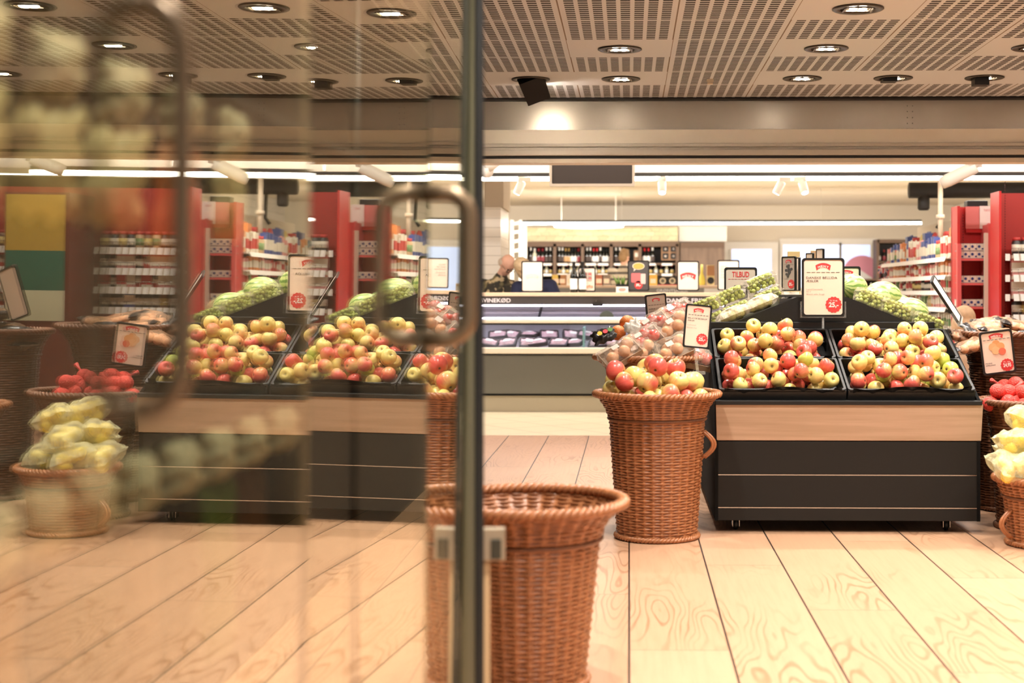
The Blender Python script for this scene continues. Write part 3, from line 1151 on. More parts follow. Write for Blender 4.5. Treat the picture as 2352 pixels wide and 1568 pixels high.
for (px, py, Y, rz, sc_, lb) in [(1957, 662, 8.75, 0.9, 0.92, 'striped watermelon highest on the ridge, half behind the big apple price sign'),
        (2028, 680, 8.60, 0.2, 0.92, 'striped watermelon second from the ridge top on the right slope'),
        (2012, 708, 8.28, 0.6, 0.80, 'small watermelon tucked between grape punnets on the right slope'),
        (2062, 706, 8.62, 0.1, 0.82, 'pale yellow-green watermelon beside the lowest striped watermelon'),
        (2090, 716, 8.34, -0.1, 0.86, 'striped watermelon lowest on the right slope of the stand')]:
    x, z = PX(px, py, Y)
    melon((x, Y, max(z, slope_z(x)+0.09*sc_)), (0.2, 0.1, rz), lb, 'watermelons on the stand', sc_)

# ------------------------------------------------------------------ signs on and around the stand
def bottom(px, py, Y):
    x, z = PX(px, py, Y)
    return (x, Y, z)
def pw(npx, Y):
    return npx*Y/F
Ya = 7.90
w, h = pw(97, Ya), pw(134, Ya)
make_sign('sign', 'large black framed apple price sign reading 25 on the stand ridge', bottom(1890.5, 727, Ya), w, h, (0, 0, 0), paper,
          (0, h*0.862, w*0.36, h*0.108, True),
          [L('DANSKE BELLIDA', -w*0.40, h*0.645, h*0.040, w=w*0.73), L('ÆBLER', -w*0.40, h*0.590, h*0.040, w=w*0.29),
           L('Land:Danmark', -w*0.39, h*0.455, h*0.026, greyink, w*0.38), L('kl.1', -w*0.39, h*0.415, h*0.026, greyink, w*0.09), L('Bland selv, frugt', -w*0.39, h*0.372, h*0.026, greyink, w*0.42)],
          (h*0.755, w*0.80, 7, darkink), (w*0.245, h*0.205, w*0.185, "Ta' 10 stk.", '25,-', redink), clip=(PX(1890, 727, Ya)[1]-1.052+0.12, 1))
Yt = 9.05
w, h = pw(75, Yt), pw(110, Yt)
def tray_pic(b, y):
    b.prism(rrect(w*0.42, h*0.30, 0.01, 3, 0.0, h*0.48), y-0.001, y)
def tray_lbl(b, y):
    b.box(-w*0.09, w*0.15, y-0.002, y, h*0.49, h*0.55)
make_sign('sign', 'framed offer sign with large red TILBUD lettering behind the grapes', bottom(1701, 724, Yt), w, h, (0, 0, 0), mat('dull_paper', rgb(206, 192, 172), 0.7), None,
          [L('TILBUD', 0, h*0.80, h*0.115, redink, w*0.52, 'C', 0.02)], (h*0.755, w*0.78, 8, redink), None, [('picture', tray_pic, mat('dark_print', rgb(70, 66, 62), 0.5)), ('picture_label', tray_lbl, paper_white)])
w, h = pw(66, Yt), pw(96, Yt)
make_sign('sign', 'pale green framed sign behind the big apple price sign, above the melons', bottom(1943, 708, Yt), w, h, (0, 0, 0), paper_green,
          (0, h*0.86, w*0.50, h*0.11, True), [L('SMAGSFULDE', -w*0.42, h*0.60, h*0.045, darkink, w*0.84), L('MELONER', -w*0.42, h*0.53, h*0.045, darkink, w*0.5)], (h*0.72, w*0.84, 7, darkink))
def bunch_pic(b, y, w=0.15, h=0.21):
    rr = random.Random(3)
    for k in range(16):
        x, z = rr.gauss(0, w*0.13), h*0.62+rr.gauss(0, h*0.09)
        b.prism(circ(w*0.09, 10, x, z), y-0.001-k*0.00003, y)
w, h = pw(36, 8.5), pw(79, 8.5)
make_sign('sign', 'narrow grape price card turned aside on the ridge, left of the big apple sign', bottom(1812.5, 668, 8.5), w*1.15, h, (0, 0, math.radians(-48)), mat('grey_paper', rgb(186, 168, 156), 0.7),
          (0, h*0.86, w*0.5, h*0.09, True), [L('DRUER', -w*0.45, h*0.34, h*0.03, greyink, w*0.4)], (h*0.77, w*0.8, 6, greyink), (w*0.22, h*0.2, w*0.28, '', '25,-', redink),
          [('picture', lambda b, y: bunch_pic(b, y, w, h), chalk)])
make_sign('sign', 'card on the ridge seen edge-on, between the grape card and the big apple sign', bottom(1832, 668, 8.55), w*1.1, h*0.98, (0, 0, math.radians(-84)), paper)
b = MB(); b.cbox((0, 0, 0.008), (0.12, 0.06, 0.016)); b.cbox((0, 0, 0.02), (0.10, 0.012, 0.02))
x, _ = PX(1816, 670, 8.5)
tag(b.build('card_stand', white), 'white double foot carrying two cards on the stand ridge', 'card stand').location = (x, 8.5, TOPZ-0.0)
for (px, pyt, rz, lb) in [(1860.5, 581, -66, 'small card top showing above the big apple sign, its shorter one'), (1884, 571, -66, 'small card top showing above the big apple sign, its taller one')]:
    make_sign('sign', lb, bottom(px, 676, 9.35), 0.085, PX(px, pyt, 9.35)[1]-PX(px, 676, 9.35)[1], (0, 0, math.radians(rz)), paper)
b = MB(); b.box(-0.04, 0.04, -0.012, 0.012, 0, 0.30)
x, z = PX(1823, 577, 9.3)
tag(b.build('price_card', mat('yellow_card', rgb(236, 206, 148), 0.7), bevel=0.003), 'plain yellow card standing behind the two narrow cards', 'card').location = (x, 9.3, z-0.30)
b = MB(); b.box(-0.025, 0.025, -0.01, 0.01, 0, 0.27)
x, z = PX(1871, 575, 9.4)
tag(b.build('price_card', mat('tan_card', rgb(226, 190, 148), 0.7), bevel=0.003), 'plain tan card between the two small card tops above the big apple sign', 'card').location = (x, 9.4, z-0.27)
# leaning card at the right end of the stand
make_sign('sign', 'framed card leaning far over at the right end of the stand, seen nearly edge-on', bottom(2205, 737, 7.95), 0.21, 0.285, tuple((Matrix.Rotation(math.radians(-33), 3, 'Y') @ Matrix.Rotation(math.radians(72), 3, 'Z')).to_euler()), paper, clip=(0.1, 1))
# ------------------------------------------------------------------ wicker baskets
def weave(prof, nst, pitch, amp, inner=False):
    """woven wall: rows of weft passing before and behind upright stakes; prof = [(r,z)...] from bottom to top"""
    L_ = [0]
    for (a, b), (c, d) in zip(prof, prof[1:]):
        L_.append(L_[-1]+math.hypot(c-a, d-b))
    rows = max(3, int(L_[-1]/pitch))
    na = nst*8
    sub = (0.0, 0.3, 0.7)
    prof_pts = []
    for r_ in range(rows):
        for s in sub:
            t = (r_+s)/rows*L_[-1]
            k = 0
            while k < len(L_)-2 and L_[k+1] < t:
                k += 1
            u = (t-L_[k])/(L_[k+1]-L_[k])
            prof_pts.append((prof[k][0]*(1-u)+prof[k+1][0]*u, prof[k][1]*(1-u)+prof[k+1][1]*u, r_, s))
    vs, fs = [], []
    for (r, z, row, s) in prof_pts:
        for k in range(na):
            a = 2*PI*k/na
            g = 0.5+0.5*math.cos(a*nst)                     # 1 on an upright stake, 0 midway
            w = math.cos(a*nst/2 + PI*row)
            rr = r + (-0.0105*(1-g*g) - 0.001 if s == 0 else 0.0012*g + amp*0.35*w)
            vs.append((rr*math.cos(a), rr*math.sin(a), z))
    for i in range(len(prof_pts)-1):
        for k in range(na):
            j = (k+1) % na
            fs.append((i*na+k, i*na+j, (i+1)*na+j, (i+1)*na+k))
    q = MB(); q.add(vs, fs, 0, True)
    return q

def braid(r, z, rho, rt, k, tilt=None):
    q = MB()
    for j in range(3):
        pts = []
        N = k*10
        for i in range(N):
            a = 2*PI*i/N
            ph = k*a+2*PI*j/3
            rr = r+rho*math.cos(ph)
            pts.append((rr*math.cos(a), rr*math.sin(a), z+rho*0.75*math.sin(ph)))
        q.tube(pts, rt, 6, 0, None, True)
    return q

def make_basket(name, label, H=0.70, rb=0.19, rt=0.235, rim=0.295, collar=0.125, m=None, handles=(0.0, PI), fill=None, pitch=0.0138):
    m = m or wicker
    t = thing(name, label, 'basket')
    zc = H-collar
    weave([(rb, 0.02), (rb*1.02, 0.04), (rt, zc)], 30, pitch, 0.0056).build('body', m, t)
    weave([(rt+0.004, zc-0.006), (rt+0.02, zc+collar*0.35), (rim, H-0.012)], 34, pitch, 0.0050).build('collar', m, t)
    q = MB(); q.tube([((rt+0.003)*math.cos(2*PI*i/48), (rt+0.003)*math.sin(2*PI*i/48), zc-0.012) for i in range(48)], 0.007, 6, 0, None, True)
    q.build('collar_shade_band', wicker_dark, t)  # darker ring: shade under the collar's flare put into its colour
    braid(rim, H-0.006, 0.012, 0.0095, 26).build('rim', m, t)
    braid(rb+0.004, 0.014, 0.008, 0.008, 22).build('foot_rim', m, t)
    q = MB(); q.lathe([(0.0001, 0.03), (rb-0.01, 0.03)], 32); q.build('floor', wicker_dark, t)
    if fill is not None:
        q = MB(); q.lathe([(0.0001, fill), (rt*0.97+ (0.0 if fill <= zc else (fill-zc)*0.45), fill)], 32); q.build('inset_floor', wicker_dark, t)
    for a in handles:
        q = MB()
        for s in (-0.006, 0.006):
            pts = []
            for i in range(13):
                u = i/12
                rr = rt-0.005+0.052*math.sin(PI*u)
                pts.append((rr*math.cos(a)+s*math.cos(a), rr*math.sin(a), zc-0.20+0.13*u))
            q.tube(pts, 0.008, 8)
        q.build('handle', m, t)
    return t
# empty basket in front, behind the door edge
YF = 4.40
fx, _ = PX(1212, 1100, YF)
make_basket('wicker_basket', 'empty open wicker basket standing alone by the edge of the glass door', H=0.565, rb=0.178, rt=0.226, rim=0.298, collar=0.105, handles=()).location = (fx, YF, 0)
# apple basket
YA = 7.03
ax, _ = PX(1509, 1000, YA)
ab = make_basket('wicker_basket', 'wicker basket heaped with large apples, touching the stand at its oak end', H=0.715, rb=0.196, rt=0.238, rim=0.302, collar=0.115, handles=(math.radians(-14),), fill=0.635)
ab.location = (ax, YA, 0)
bigapple_p = Proto(make_apple('apple', 0.052))
fill_apples(Matrix.Translation((ax, YA, 0.637)), 0.275, 0.255, 31, 'wicker apple basket', 'large apples in the wicker basket', (0.5, 2.2, 6, 3, 0.3), 77, r=0.050, circle=True, mound=0.10, proto=bigapple_p, rows=('front', 'middle', 'back'))
make_sign('sign', 'narrow apple price card reading 25 on a clear stalk above the apple basket', bottom(1597.5, 799, 7.18), pw(61, 7.18), pw(100, 7.18), (math.radians(-4), math.radians(5.5), 0.12), paper,
          (0, pw(100, 7.18)*0.87, pw(61, 7.18)*0.40, pw(100, 7.18)*0.09, True),
          [L('BELLE DE BOSKOP', -0.053, 0.145, 0.0075, darkink, 0.100), L('ÆBLER', -0.053, 0.133, 0.0075, darkink, 0.036), L('Land:Danmark', -0.053, 0.112, 0.005, greyink, 0.045), L('Bland selv, frugt', -0.053, 0.098, 0.005, greyink, 0.05)],
          (0.166, 0.105, 7, darkink), (0.028, 0.047, 0.028, "Ta' 10 stk.", '25,-', redink))
q = MB()
bx_, bz_ = PX(1597, 800, 7.18)
q.tube([(0, 0, 0), (0.004, 0.002, -0.05), (0.012, 0.0, -0.115)], 0.007, 8)
q.box(-0.03, 0.05, -0.02, 0.02, -0.125, -0.112)
st_ = tag(q.build('sign_stalk', acrylic), 'clear plastic stalk holding up the narrow apple price card', 'sign stalk')
st_.location = (bx_, 7.18, bz_-0.004)

# basket of packed fruit behind it
YP = 7.72
px_, _ = PX(1493, 900, YP)
pb = make_basket('wicker_basket', 'wicker basket of fruit packs behind the apple basket, only its rim showing', H=0.865, rb=0.165, rt=0.20, rim=0.295, collar=0.14, handles=(), fill=0.745)
pb.location = (px_, YP, 0)
card_m = mat('printed_card', rgb(190, 164, 138), 0.6, noise=(30, 0.1))
def make_fruit_pack(seed, fruit_m, r=0.034, n=5, w=0.20, d=0.135, h=0.07):
    t = thing('fruit_pack', 'pack', 'fruit pack')
    q = MB()
    q.box(-w/2, w/2, -d/2, d/2, 0, 0.004)
    for s in (-1, 1):
        q.box(s*(w/2)-0.002, s*(w/2)+0.002, -d/2, d/2, 0, 0.038)
        q.box(-w/2, w/2, s*(d/2)-0.002, s*(d/2)+0.002, 0, 0.034)
    q.build('card_tray', card_m, t)
    for (x, y, z, r_) in pack(n, w/2-0.006, d/2-0.004, r, 40, random.Random(seed)):
        g = MB(); g.sphere((x, y, min(z+0.004, h-r_*0.6)), (r_, r_, r_*0.93), 16, 10)
        g.build('fruit', fruit_m, t)
    q = MB(); pillow(q, w*1.16, d*1.1, h*1.18, seed, 14, 0.10)
    q.build('film', film, t)
    q = MB(); q.box(-0.035, 0.005, -0.016, 0.016, h*1.19, h*1.195)
    q.build('label_sticker', mat('cream_sticker', rgb(220, 202, 186), 0.6), t)
    return t
pk1 = Proto(make_fruit_pack(1, peach_m))
pk2 = Proto(make_fruit_pack(6, apple_m, 0.034, 6))
packs = [(pk1, 1428, 800, 7.50, (0.55, -0.50, 0.25), 'fruit pack lowest in the heap with a white label, hanging over the basket edge'),
         (pk2, 1480, 772, 7.60, (0.60, -0.50, 0.2), 'fruit pack second from the bottom of the heap, red and yellow fruit inside'),
         (pk1, 1545, 790, 7.56, (0.75, -0.40, 0.3), 'fruit pack lying low behind the narrow apple price card'),
         (pk2, 1500, 740, 7.74, (0.60, -0.55, 0.15), 'fruit pack in the middle of the heap with shiny film'),
         (pk1, 1548, 738, 7.70, (0.70, -0.5, 0.3), 'fruit pack in the heap directly left of the narrow price card'),
         (pk2, 1552, 712, 7.86, (0.55, -0.45, 0.3), 'fruit pack topmost in the heap, in front of the half-hidden dark card'),
         (pk1, 1470, 800, 7.55, (0.8, -0.3, 0.0), 'fruit pack pushed down between the apples and the lowest labelled pack'),
         (pk2, 1590, 812, 7.62, (0.6, 0.2, 0.4), 'fruit pack beneath the narrow price card at the basket rim'),
         (pk1, 1520, 838, 7.75, (0.2, -0.2, 0.5), 'fruit pack deep in the basket under the heap'),
         (pk2, 1455, 838, 7.78, (0.2, -0.25, 0.1), 'fruit pack deep in the basket on its pillar side')]
for (p, px, py, Y, rot, lb) in packs:
    x, z = PX(px, py, Y)
    o = p((x, Y, z-0.045), rot, lb, 'fruit packs in the wicker basket')
    o.color = (0.45, 0.1, 0, 1)
q = MB(); q.sphere((0, 0, 0), 0.044, 24, 16)
orp = q.build('orange', orange_m)
q = MB(); q.lathe([(0.0001, 0.0435), (0.005, 0.0433), (0.0055, 0.0440)], 8); q.build('stem_scar', stemmat, orp)
tag(orp, 'orange', 'orange')
orange_p = Proto(orp)
for (px, py, Y, sc_, lb) in [(1441, 742, 7.78, 1.0, 'big orange atop the packed fruit, beside a black and white sleeve'), (1420, 764, 7.74, 0.95, 'orange half hidden, lower neighbour of the big orange')]:
    x, z = PX(px, py, Y)
    orange_p((x, Y, z), (0.3, 0.2, 0.5), lb, 'oranges on the packed fruit', sc_)
q = MB(); pillow(q, 0.13, 0.09, 0.05, 9, 12, 0.5)
sl = q.build('printed_bag', mat('dark_printed_bag', rgb(38, 34, 32), 0.3, noise=(60, 0.9)))
q = MB()
for k, (cx_, c_) in enumerate([(-0.02, rgb(226, 196, 60)), (0.012, rgb(214, 60, 70)), (0.04, rgb(90, 140, 60))]):
    q.prism(circ(0.014, 12), 0, 0.003, k, Matrix.Translation((cx_, 0.0, 0.058)) @ Matrix.Rotation(-PI/2, 4, 'X'))
q.build('flower_print', [mat('print_y', rgb(226, 196, 60)), mat('print_r', rgb(214, 60, 70)), mat('print_g', rgb(90, 140, 60))], sl)
x, z = PX(1388, 765, 7.66)
tag(sl, 'black printed bag with flower print at the left tip of the packed fruit', 'bag'); sl.location = (x, 7.66, z-0.03); sl.rotation_euler = (0.8, -0.35, 0.2)
q = MB(); pillow(q, 0.09, 0.12, 0.03, 12, 12, 0.5)
sl = q.build('printed_sleeve', mat('white_printed_sleeve', rgb(224, 210, 196), 0.35, noise=(50, 0.6)))
x, z = PX(1458, 748, 7.70)
tag(sl, 'black and white printed sleeve leaning on the big orange', 'sleeve'); sl.location = (x, 7.70, z-0.03); sl.rotation_euler = (1.2, -0.5, 0.2)
make_sign('sign', 'dark framed card with a tilt, half hidden behind the topmost fruit pack', bottom(1512, 762, 8.05), 0.125, 0.215, (0.05, math.radians(-6), math.radians(18)), mat('grey_card', rgb(196, 178, 162), 0.7),
          (0.0, 0.185, 0.046, 0.018, True), [L('RØDE OG', -0.046, 0.128, 0.0105, darkink, 0.066), L('GRØNNE', -0.046, 0.112, 0.0105, darkink, 0.055)], (0.155, 0.10, 6, darkink))

# ------------------------------------------------------------------ baskets beyond the right end of the stand
wd = wicker_dark
YR = 8.02
rx, _ = PX(2335, 800, YR)
make_basket('wicker_basket', 'tall dark wicker basket filled with bags beyond the right end of the stand', H=0.985, rb=0.21, rt=0.26, rim=0.345, collar=0.16, m=wd, handles=(), fill=0.86).location = (rx, YR, 0)
bagtrim = mat('black_bag_print', rgb(28, 24, 24), 0.25)
salmon_m = mat('tan_bag_fill', rgb(216, 160, 122), 0.35, noise=(24, 0.35))
cbag = Proto(make_fruit_bag(21, peach_m, 0.028, 8, 'fruit_bag', 0.23, 0.16, 0.07, bag_film, False, bagtrim))
rr_ = random.Random(8)
spots = [(2215, 776), (2262, 750), (2300, 768), (2345, 752), (2240, 792), (2330, 790), (2392, 760), (2285, 742)]
names = ['first', 'second', 'third', 'fourth', 'fifth', 'sixth', 'seventh', 'eighth']
order = sorted(range(len(spots)), key=lambda i: spots[i][0])
for rank, i in enumerate(order):
    px, py = spots[i]
    Y = YR-0.22+0.5*((790-py)/50)
    x, z = PX(px, py, Y)
    cbag((x, Y, z-0.035), (rr_.uniform(-0.1, 0.35), rr_.uniform(-0.3, 0.3), rr_.uniform(-0.6, 0.6)),
         'bag with black printed ends, %s from the left on the tall dark basket' % names[rank], 'bags on the tall dark basket')
Ys = 7.52
def fruit_pic(cx_, cz_, k):
    return lambda b, y: b.prism(circ(0.021, 18, cx_, cz_), y-0.001-0.0003*k, y, 0)
def halffruit_pic(b, y):
    b.prism(circ(0.019, 18, 0.024, 0.118), y-0.0024, y-0.0018)
w, h = pw(74, Ys), pw(100, Ys)
make_sign('sign', 'tilted citrus price sign reading 24 95 hung before the tall dark basket', bottom(2297, 858, Ys), w, h, (math.radians(6), math.radians(-7.5), -0.1), paper, (0, h*0.885, w*0.44, h*0.11, True),
          [L('FRISKE', -w*0.40, h*0.25, h*0.03, darkink, w*0.2), L('APPELSINER', -w*0.40, h*0.205, h*0.03, darkink, w*0.3)], (h*0.80, w*0.84, 7, darkink), (w*0.24, h*0.19, w*0.19, "Pr. net", '24,95', redink),
          [('picture', fruit_pic(-0.004, 0.160, 0), mat('fruit_print', rgb(222, 162, 106), 0.6)), ('picture', fruit_pic(-0.022, 0.146, 1), mat('fruit_print_3', rgb(234, 182, 130), 0.6)), ('picture', fruit_pic(0.018, 0.145, 2), mat('fruit_print_4', rgb(228, 170, 112), 0.6)), ('picture', fruit_pic(-0.008, 0.126, 3), mat('fruit_print_5', rgb(238, 192, 142), 0.6)), ('picture', halffruit_pic, mat('fruit_print_2', rgb(226, 120, 92), 0.6))])
# red nets
YN = 7.36
nx, _ = PX(2382, 900, YN)
make_basket('wicker_basket', 'dark wicker basket of red nets standing close to the right end of the stand', H=0.655, rb=0.20, rt=0.235, rim=0.285, collar=0.12, m=wd, handles=(), fill=0.56).location = (nx, YN, 0)
def make_net(seed, m, r, spots, name, cat):
    t = thing(name, name, cat)
    for (x, y, z) in spots:
        g = MB(); g.sphere((x, y, z), (r, r, r*0.94), 18, 12); g.build('fruit', m, t)
    q = MB()
    a, b_ = Vector(spots[0]), Vector(spots[-1])
    d = (b_-a).normalized()
    q.tube([b_+d*r*0.8, b_+d*(r+0.012), b_+d*(r+0.05)], [0.012, 0.006, 0.014], 8)
    q.build('net_tail', m, t)
    q = MB(); pillow(q, 0.085, 0.05, 0.006, seed, 6, 0.3, 0, Matrix.Translation((spots[len(spots)//2][0], spots[len(spots)//2][1]-r*0.9, spots[len(spots)//2][2]-r*0.5)) @ Matrix.Rotation(1.2, 4, 'X'))
    q.build('net_label', bagtrim, t)
    return t
rnet = Proto(make_net(2, netred_m, 0.041, [(-0.06, 0, 0.04), (0.0, 0.03, 0.05), (0.02, -0.035, 0.052), (-0.02, 0.0, 0.105), (0.045, 0.01, 0.10)], 'citrus_net', 'net bag'))
for i, (px, py, Y, rot) in enumerate([(2300, 918, 7.30, (0, 0, 0.2)), (2354, 920, 7.25, (0, 0, 1.3)), (2330, 902, 7.46, (0.1, 0.2, 2.2)), (2392, 905, 7.42, (0, -0.2, 0.4)), (2430, 918, 7.35, (0, 0, 1.8))]):
    x, z = PX(px, py, Y)
    rnet((x, Y, z-0.06), rot, 'red net of citrus, %s from the left in the dark basket' % ORD[i], 'red citrus nets')
# lemon nets in the low front basket
YL = 6.86
lx, _ = PX(2402, 1100, YL)
make_basket('wicker_basket', 'low wicker basket heaped with bags of lemons at the right edge', H=0.325, rb=0.175, rt=0.20, rim=0.235, collar=0.08, handles=(math.radians(200),), fill=0.24).location = (lx, YL, 0)
lnet = Proto(make_fruit_bag(5, lemon_m, 0.034, 11, 'lemon_bag', 0.17, 0.22, 0.13, yellow_film, False, None))
lspots = [(2312, 1072, 6.80, 0.3), (2370, 1078, 6.72, 1.2), (2335, 1020, 6.84, 2.4), (2395, 1030, 6.78, 0.2), (2352, 968, 6.90, 1.5), (2420, 985, 6.86, 2.0), (2330, 1045, 6.94, 0.9), (2440, 1070, 6.86, 0.5)]
for i, (px, py, Y, rz) in enumerate(lspots):
    x, z = PX(px, py, Y)
    lnet((x, Y, z-0.06), (0.35, 0.1, rz), 'bag of lemons, %s in the low basket heap' % ['lowest at the left edge', 'lowest at the front', 'second layer at the left', 'second layer at the front',
         'topmost on the left', 'topmost on the right', 'second layer behind', 'lowest at the far right'][i], 'lemon bags')
# what stands farther right, seen in the glass door
for (X, Y, H, m, lb, fl) in [(2.88, 7.95, 0.95, wd, 'tall dark basket of brown bags, seen in the door reflection beside a leaning card', 0.82), (2.72, 7.05, 0.60, wicker, 'basket of orange fruit seen only in the door reflection', 0.50),
                         (3.05, 6.45, 0.62, wicker, 'basket of shiny bags seen at the far edge of the door reflection', 0.52)]:
    make_basket('wicker_basket', lb, H=H, rb=0.2, rt=0.25, rim=0.31, collar=0.13, m=m, handles=(), fill=fl).location = (X, Y, 0)
darkbag = Proto(make_fruit_bag(31, mat('brown_bag_fill', rgb(120, 84, 56), 0.4), 0.03, 6, 'fruit_bag', 0.22, 0.16, 0.08, mat('brown_film', rgb(104, 78, 58), 0.22, noise=(30, 0.5), bump=(30, 0.5)), False, bagtrim))
k = 0
for (dx, dy, dz, rz) in [(-0.15, -0.12, 0.0, 0.2), (0.12, -0.1, 0.0, 1.1), (0.0, 0.12, 0.0, 2.0), (-0.08, 0.0, 0.085, 0.7), (0.1, 0.03, 0.085, 1.9), (0.0, -0.05, 0.17, 0.1)]:
    darkbag((2.88+dx, 7.95+dy, 0.825+dz), (0, 0, rz), 'brown shiny bag, %s of the pile in the reflected tall basket' % ORD[k], 'brown bags in the reflected basket'); k += 1
k = 0
for (x, y, z, r_) in pack(20, 0.25, 0.25, 0.042, 30, random.Random(4), 0.1, True):
    orange_p((2.72+x, 7.05+y, 0.502+z), (0, 0, k), '%s orange from the bottom of the reflected orange basket' % ORD[k], 'oranges in the reflected basket', r_/0.044); k += 1
silverbag = Proto(make_fruit_bag(41, lemon_m, 0.03, 5, 'fruit_bag', 0.24, 0.18, 0.1, mat('shiny_bag', rgb(190, 178, 158), 0.18, 0.3, noise=(20, 0.4), bump=(24, 0.7)), False, None))
k = 0
for (dx, dy, dz, rz) in [(-0.12, -0.12, 0, 0.3), (0.14, -0.05, 0, 1.0), (0.0, 0.14, 0, 2.0), (-0.02, 0.0, 0.1, 0.5), (0.03, -0.02, 0.2, 1.4)]:
    silverbag((3.05+dx, 6.45+dy, 0.525+dz), (0.1, 0.1, rz), 'shiny pale bag, %s of the pile at the far edge of the reflection' % ORD[k], 'shiny bags in the reflected basket'); k += 1
make_sign('sign', 'leaning framed card seen in the reflection above the brown bags', (2.62, 7.72, 1.02), 0.21, 0.29, (0.2, math.radians(12), math.radians(40)), paper)
q = MB()
for i in range(4):
    a = (i-1.5)*0.30
    pts = [(0.10*math.sin(u*1.2-0.6)+0.0, -0.02*math.cos(u*2)+a*0.12, 0.02*abs(u-0.5)) for u in [j/8 for j in range(9)]]
    q.tube([(p[0]*1.2, p[1]+0.02*i, p[2]+0.016*i*0.2+0.016) for p in pts], [0.006, 0.014, 0.017, 0.018, 0.018, 0.018, 0.017, 0.012, 0.006], 8)
bn = q.build('banana_bunch', banana_m)
tag(bn, 'green-yellow banana bunch at the front of the reflected orange basket', 'bananas'); bn.location = (2.60, 6.90, 0.66); bn.rotation_euler = (0.3, 0, 0.4)
# ------------------------------------------------------------------ meat counter
YM = 14.4
zc = lambda py, Y=YM: PX(1445, py, Y)[1]
mx0, mx1 = -8.0, PX(2030, 700, YM)[0]
mc = thing('meat_counter', 'long grey refrigerated meat counter with wood top and white lettering', 'meat counter', (0, YM, 0))
def bar(name, x0, x1, y0, y1, z0, z1, m, par, bev=0):
    q = MB(); q.box(x0, x1, y0, y1, z0, z1)
    return q.build(name, m, par, bevel=bev)
bar('plinth', mx0, mx1, 0.06, 1.2, 0.0, zc(910), plinth_grey, mc)
bar('shadow_gap', mx0, mx1, 0.09, 1.2, zc(910), zc(904), seal, mc)
bar('front_panel', mx0, mx1, 0.0, 1.2, zc(904), zc(816), counter_grey, mc)
bar('bumper_rail', mx0, mx1, -0.05, 0.10, zc(812), zc(798), cream, mc, 0.01)
bar('display_deck', mx0, mx1, 0.10, 1.1, zc(816), zc(800), mat('deck_lilac', rgb(206, 200, 206), 0.4), mc)
bar('front_glass', mx0, mx1, 0.005, 0.012, zc(798), zc(746), caseglass, mc)
bar('glass_rail', mx0, mx1, -0.02, 0.05, zc(742), zc(735), cream, mc, 0.006)
bar('glass_rail', mx0, mx1, 0.0, 0.04, zc(746), zc(742), seal, mc)
bar('stepped_bed', mx0, mx1, 0.33, 1.0, zc(800), zc(800)+0.07, mat('deck_lilac', rgb(206, 200, 206), 0.4), mc)
bar('case_back', mx0, mx1, 1.06, 1.10, zc(800), zc(700), mat('case_lilac', rgb(224, 218, 224), 0.5), mc)
for k, (a, c) in enumerate(((722, 718), (712, 708))):
    bar('inner_rail', mx0, mx1, 0.55+0.2*k, 0.60+0.2*k, zc(a), zc(c), mat('rail_grey', rgb(180, 172, 176), 0.35), mc)
bar('case_light', mx0, mx1, 0.25, 0.31, zc(704), zc(700), led_cool, mc)
bar('case_light', mx0, mx1, 0.05, 0.10, zc(733), zc(729), led_cool, mc)
bar('header_strip', mx0, mx1, 0.16, 0.20, zc(698), zc(680), header_grey, mc)
bar('header_box', mx0, mx1, 0.20, 1.0, zc(698), zc(680), mat('header_under', rgb(210, 204, 208), 0.5), mc)
bar('wood_top', mx0, mx1, 0.12, 1.15, zc(680), zc(671.5), lightwood, mc, 0.006)
q = MB()
xr, _ = PX(1173, 690, YM+0.16); xl, _ = PX(1103, 690, YM+0.16)
zb_ = PX(1173, 694, YM+0.16)[1]
q.text('SVINEKØD', xr, zb_, width=xr-xl, height=pw(9.6, YM), align='R', y=0.158, bold=0.02)
xl, _ = PX(1530, 690, YM+0.16); xr, _ = PX(1694, 690, YM+0.16)
q.text('DANSK FRILANDSGRIS', xl, zb_, width=xr-xl, height=pw(9.6, YM), align='L', y=0.158, bold=0.02)
q.build('lettering', paper_white, mc)
for px in (1240, 1510, 1790):
    x, _ = PX(px, 720, YM+0.3)
    q = MB(); q.tube([(x-0.03, 0.55, zc(733)), (x, 0.45, zc(715)), (x+0.02, 0.32, zc(700))], [0.012, 0.016, 0.012], 8)
    q.build('glass_hinge', dark_steel, mc)
for px in (1338, 1600):
    x0, _ = PX(px, 735, YM); x1, _ = PX(px+4, 735, YM)
    bar('divider', x0, x1, 0.03, 0.7, zc(798), zc(752), mat('teal_divider', rgb(150, 200, 196), 0.3), mc)
bar('price_holder', PX(1360, 700, YM)[0], PX(1384, 700, YM)[0], 0.13, 0.16, zc(703), zc(697), seal, mc)
# packs of meat
meat_m = mat('packed_meat', rgb(222, 186, 190), 0.35, noise=(40, 0.2))
def make_meat(seed):
    t = thing('meat_pack', 'pack', 'meat pack')
    q = MB(); q.ring(rrect(0.20, 0.14, 0.02, 3), rrect(0.17, 0.11, 0.015, 3), -0.02, 0.02, 0, Matrix.Translation((0, 0, 0.02)) @ Matrix.Rotation(PI/2, 4, 'X'))
    q.box(-0.085, 0.085, -0.055, 0.055, 0, 0.006)
    q.build('tray', mat('dark_tray', rgb(70, 62, 62), 0.4), t)
    q = MB(); pillow(q, 0.165, 0.105, 0.05, seed, 10, 0.5, 0, Matrix.Translation((0, 0, 0.004))); q.build('meat', meat_m, t)
    q = MB(); q.box(-0.03, 0.04, -0.02, 0.02, 0.056, 0.058); q.build('label_sticker', paper_white, t)
    return t
meat = Proto(make_meat(3))
i = 0
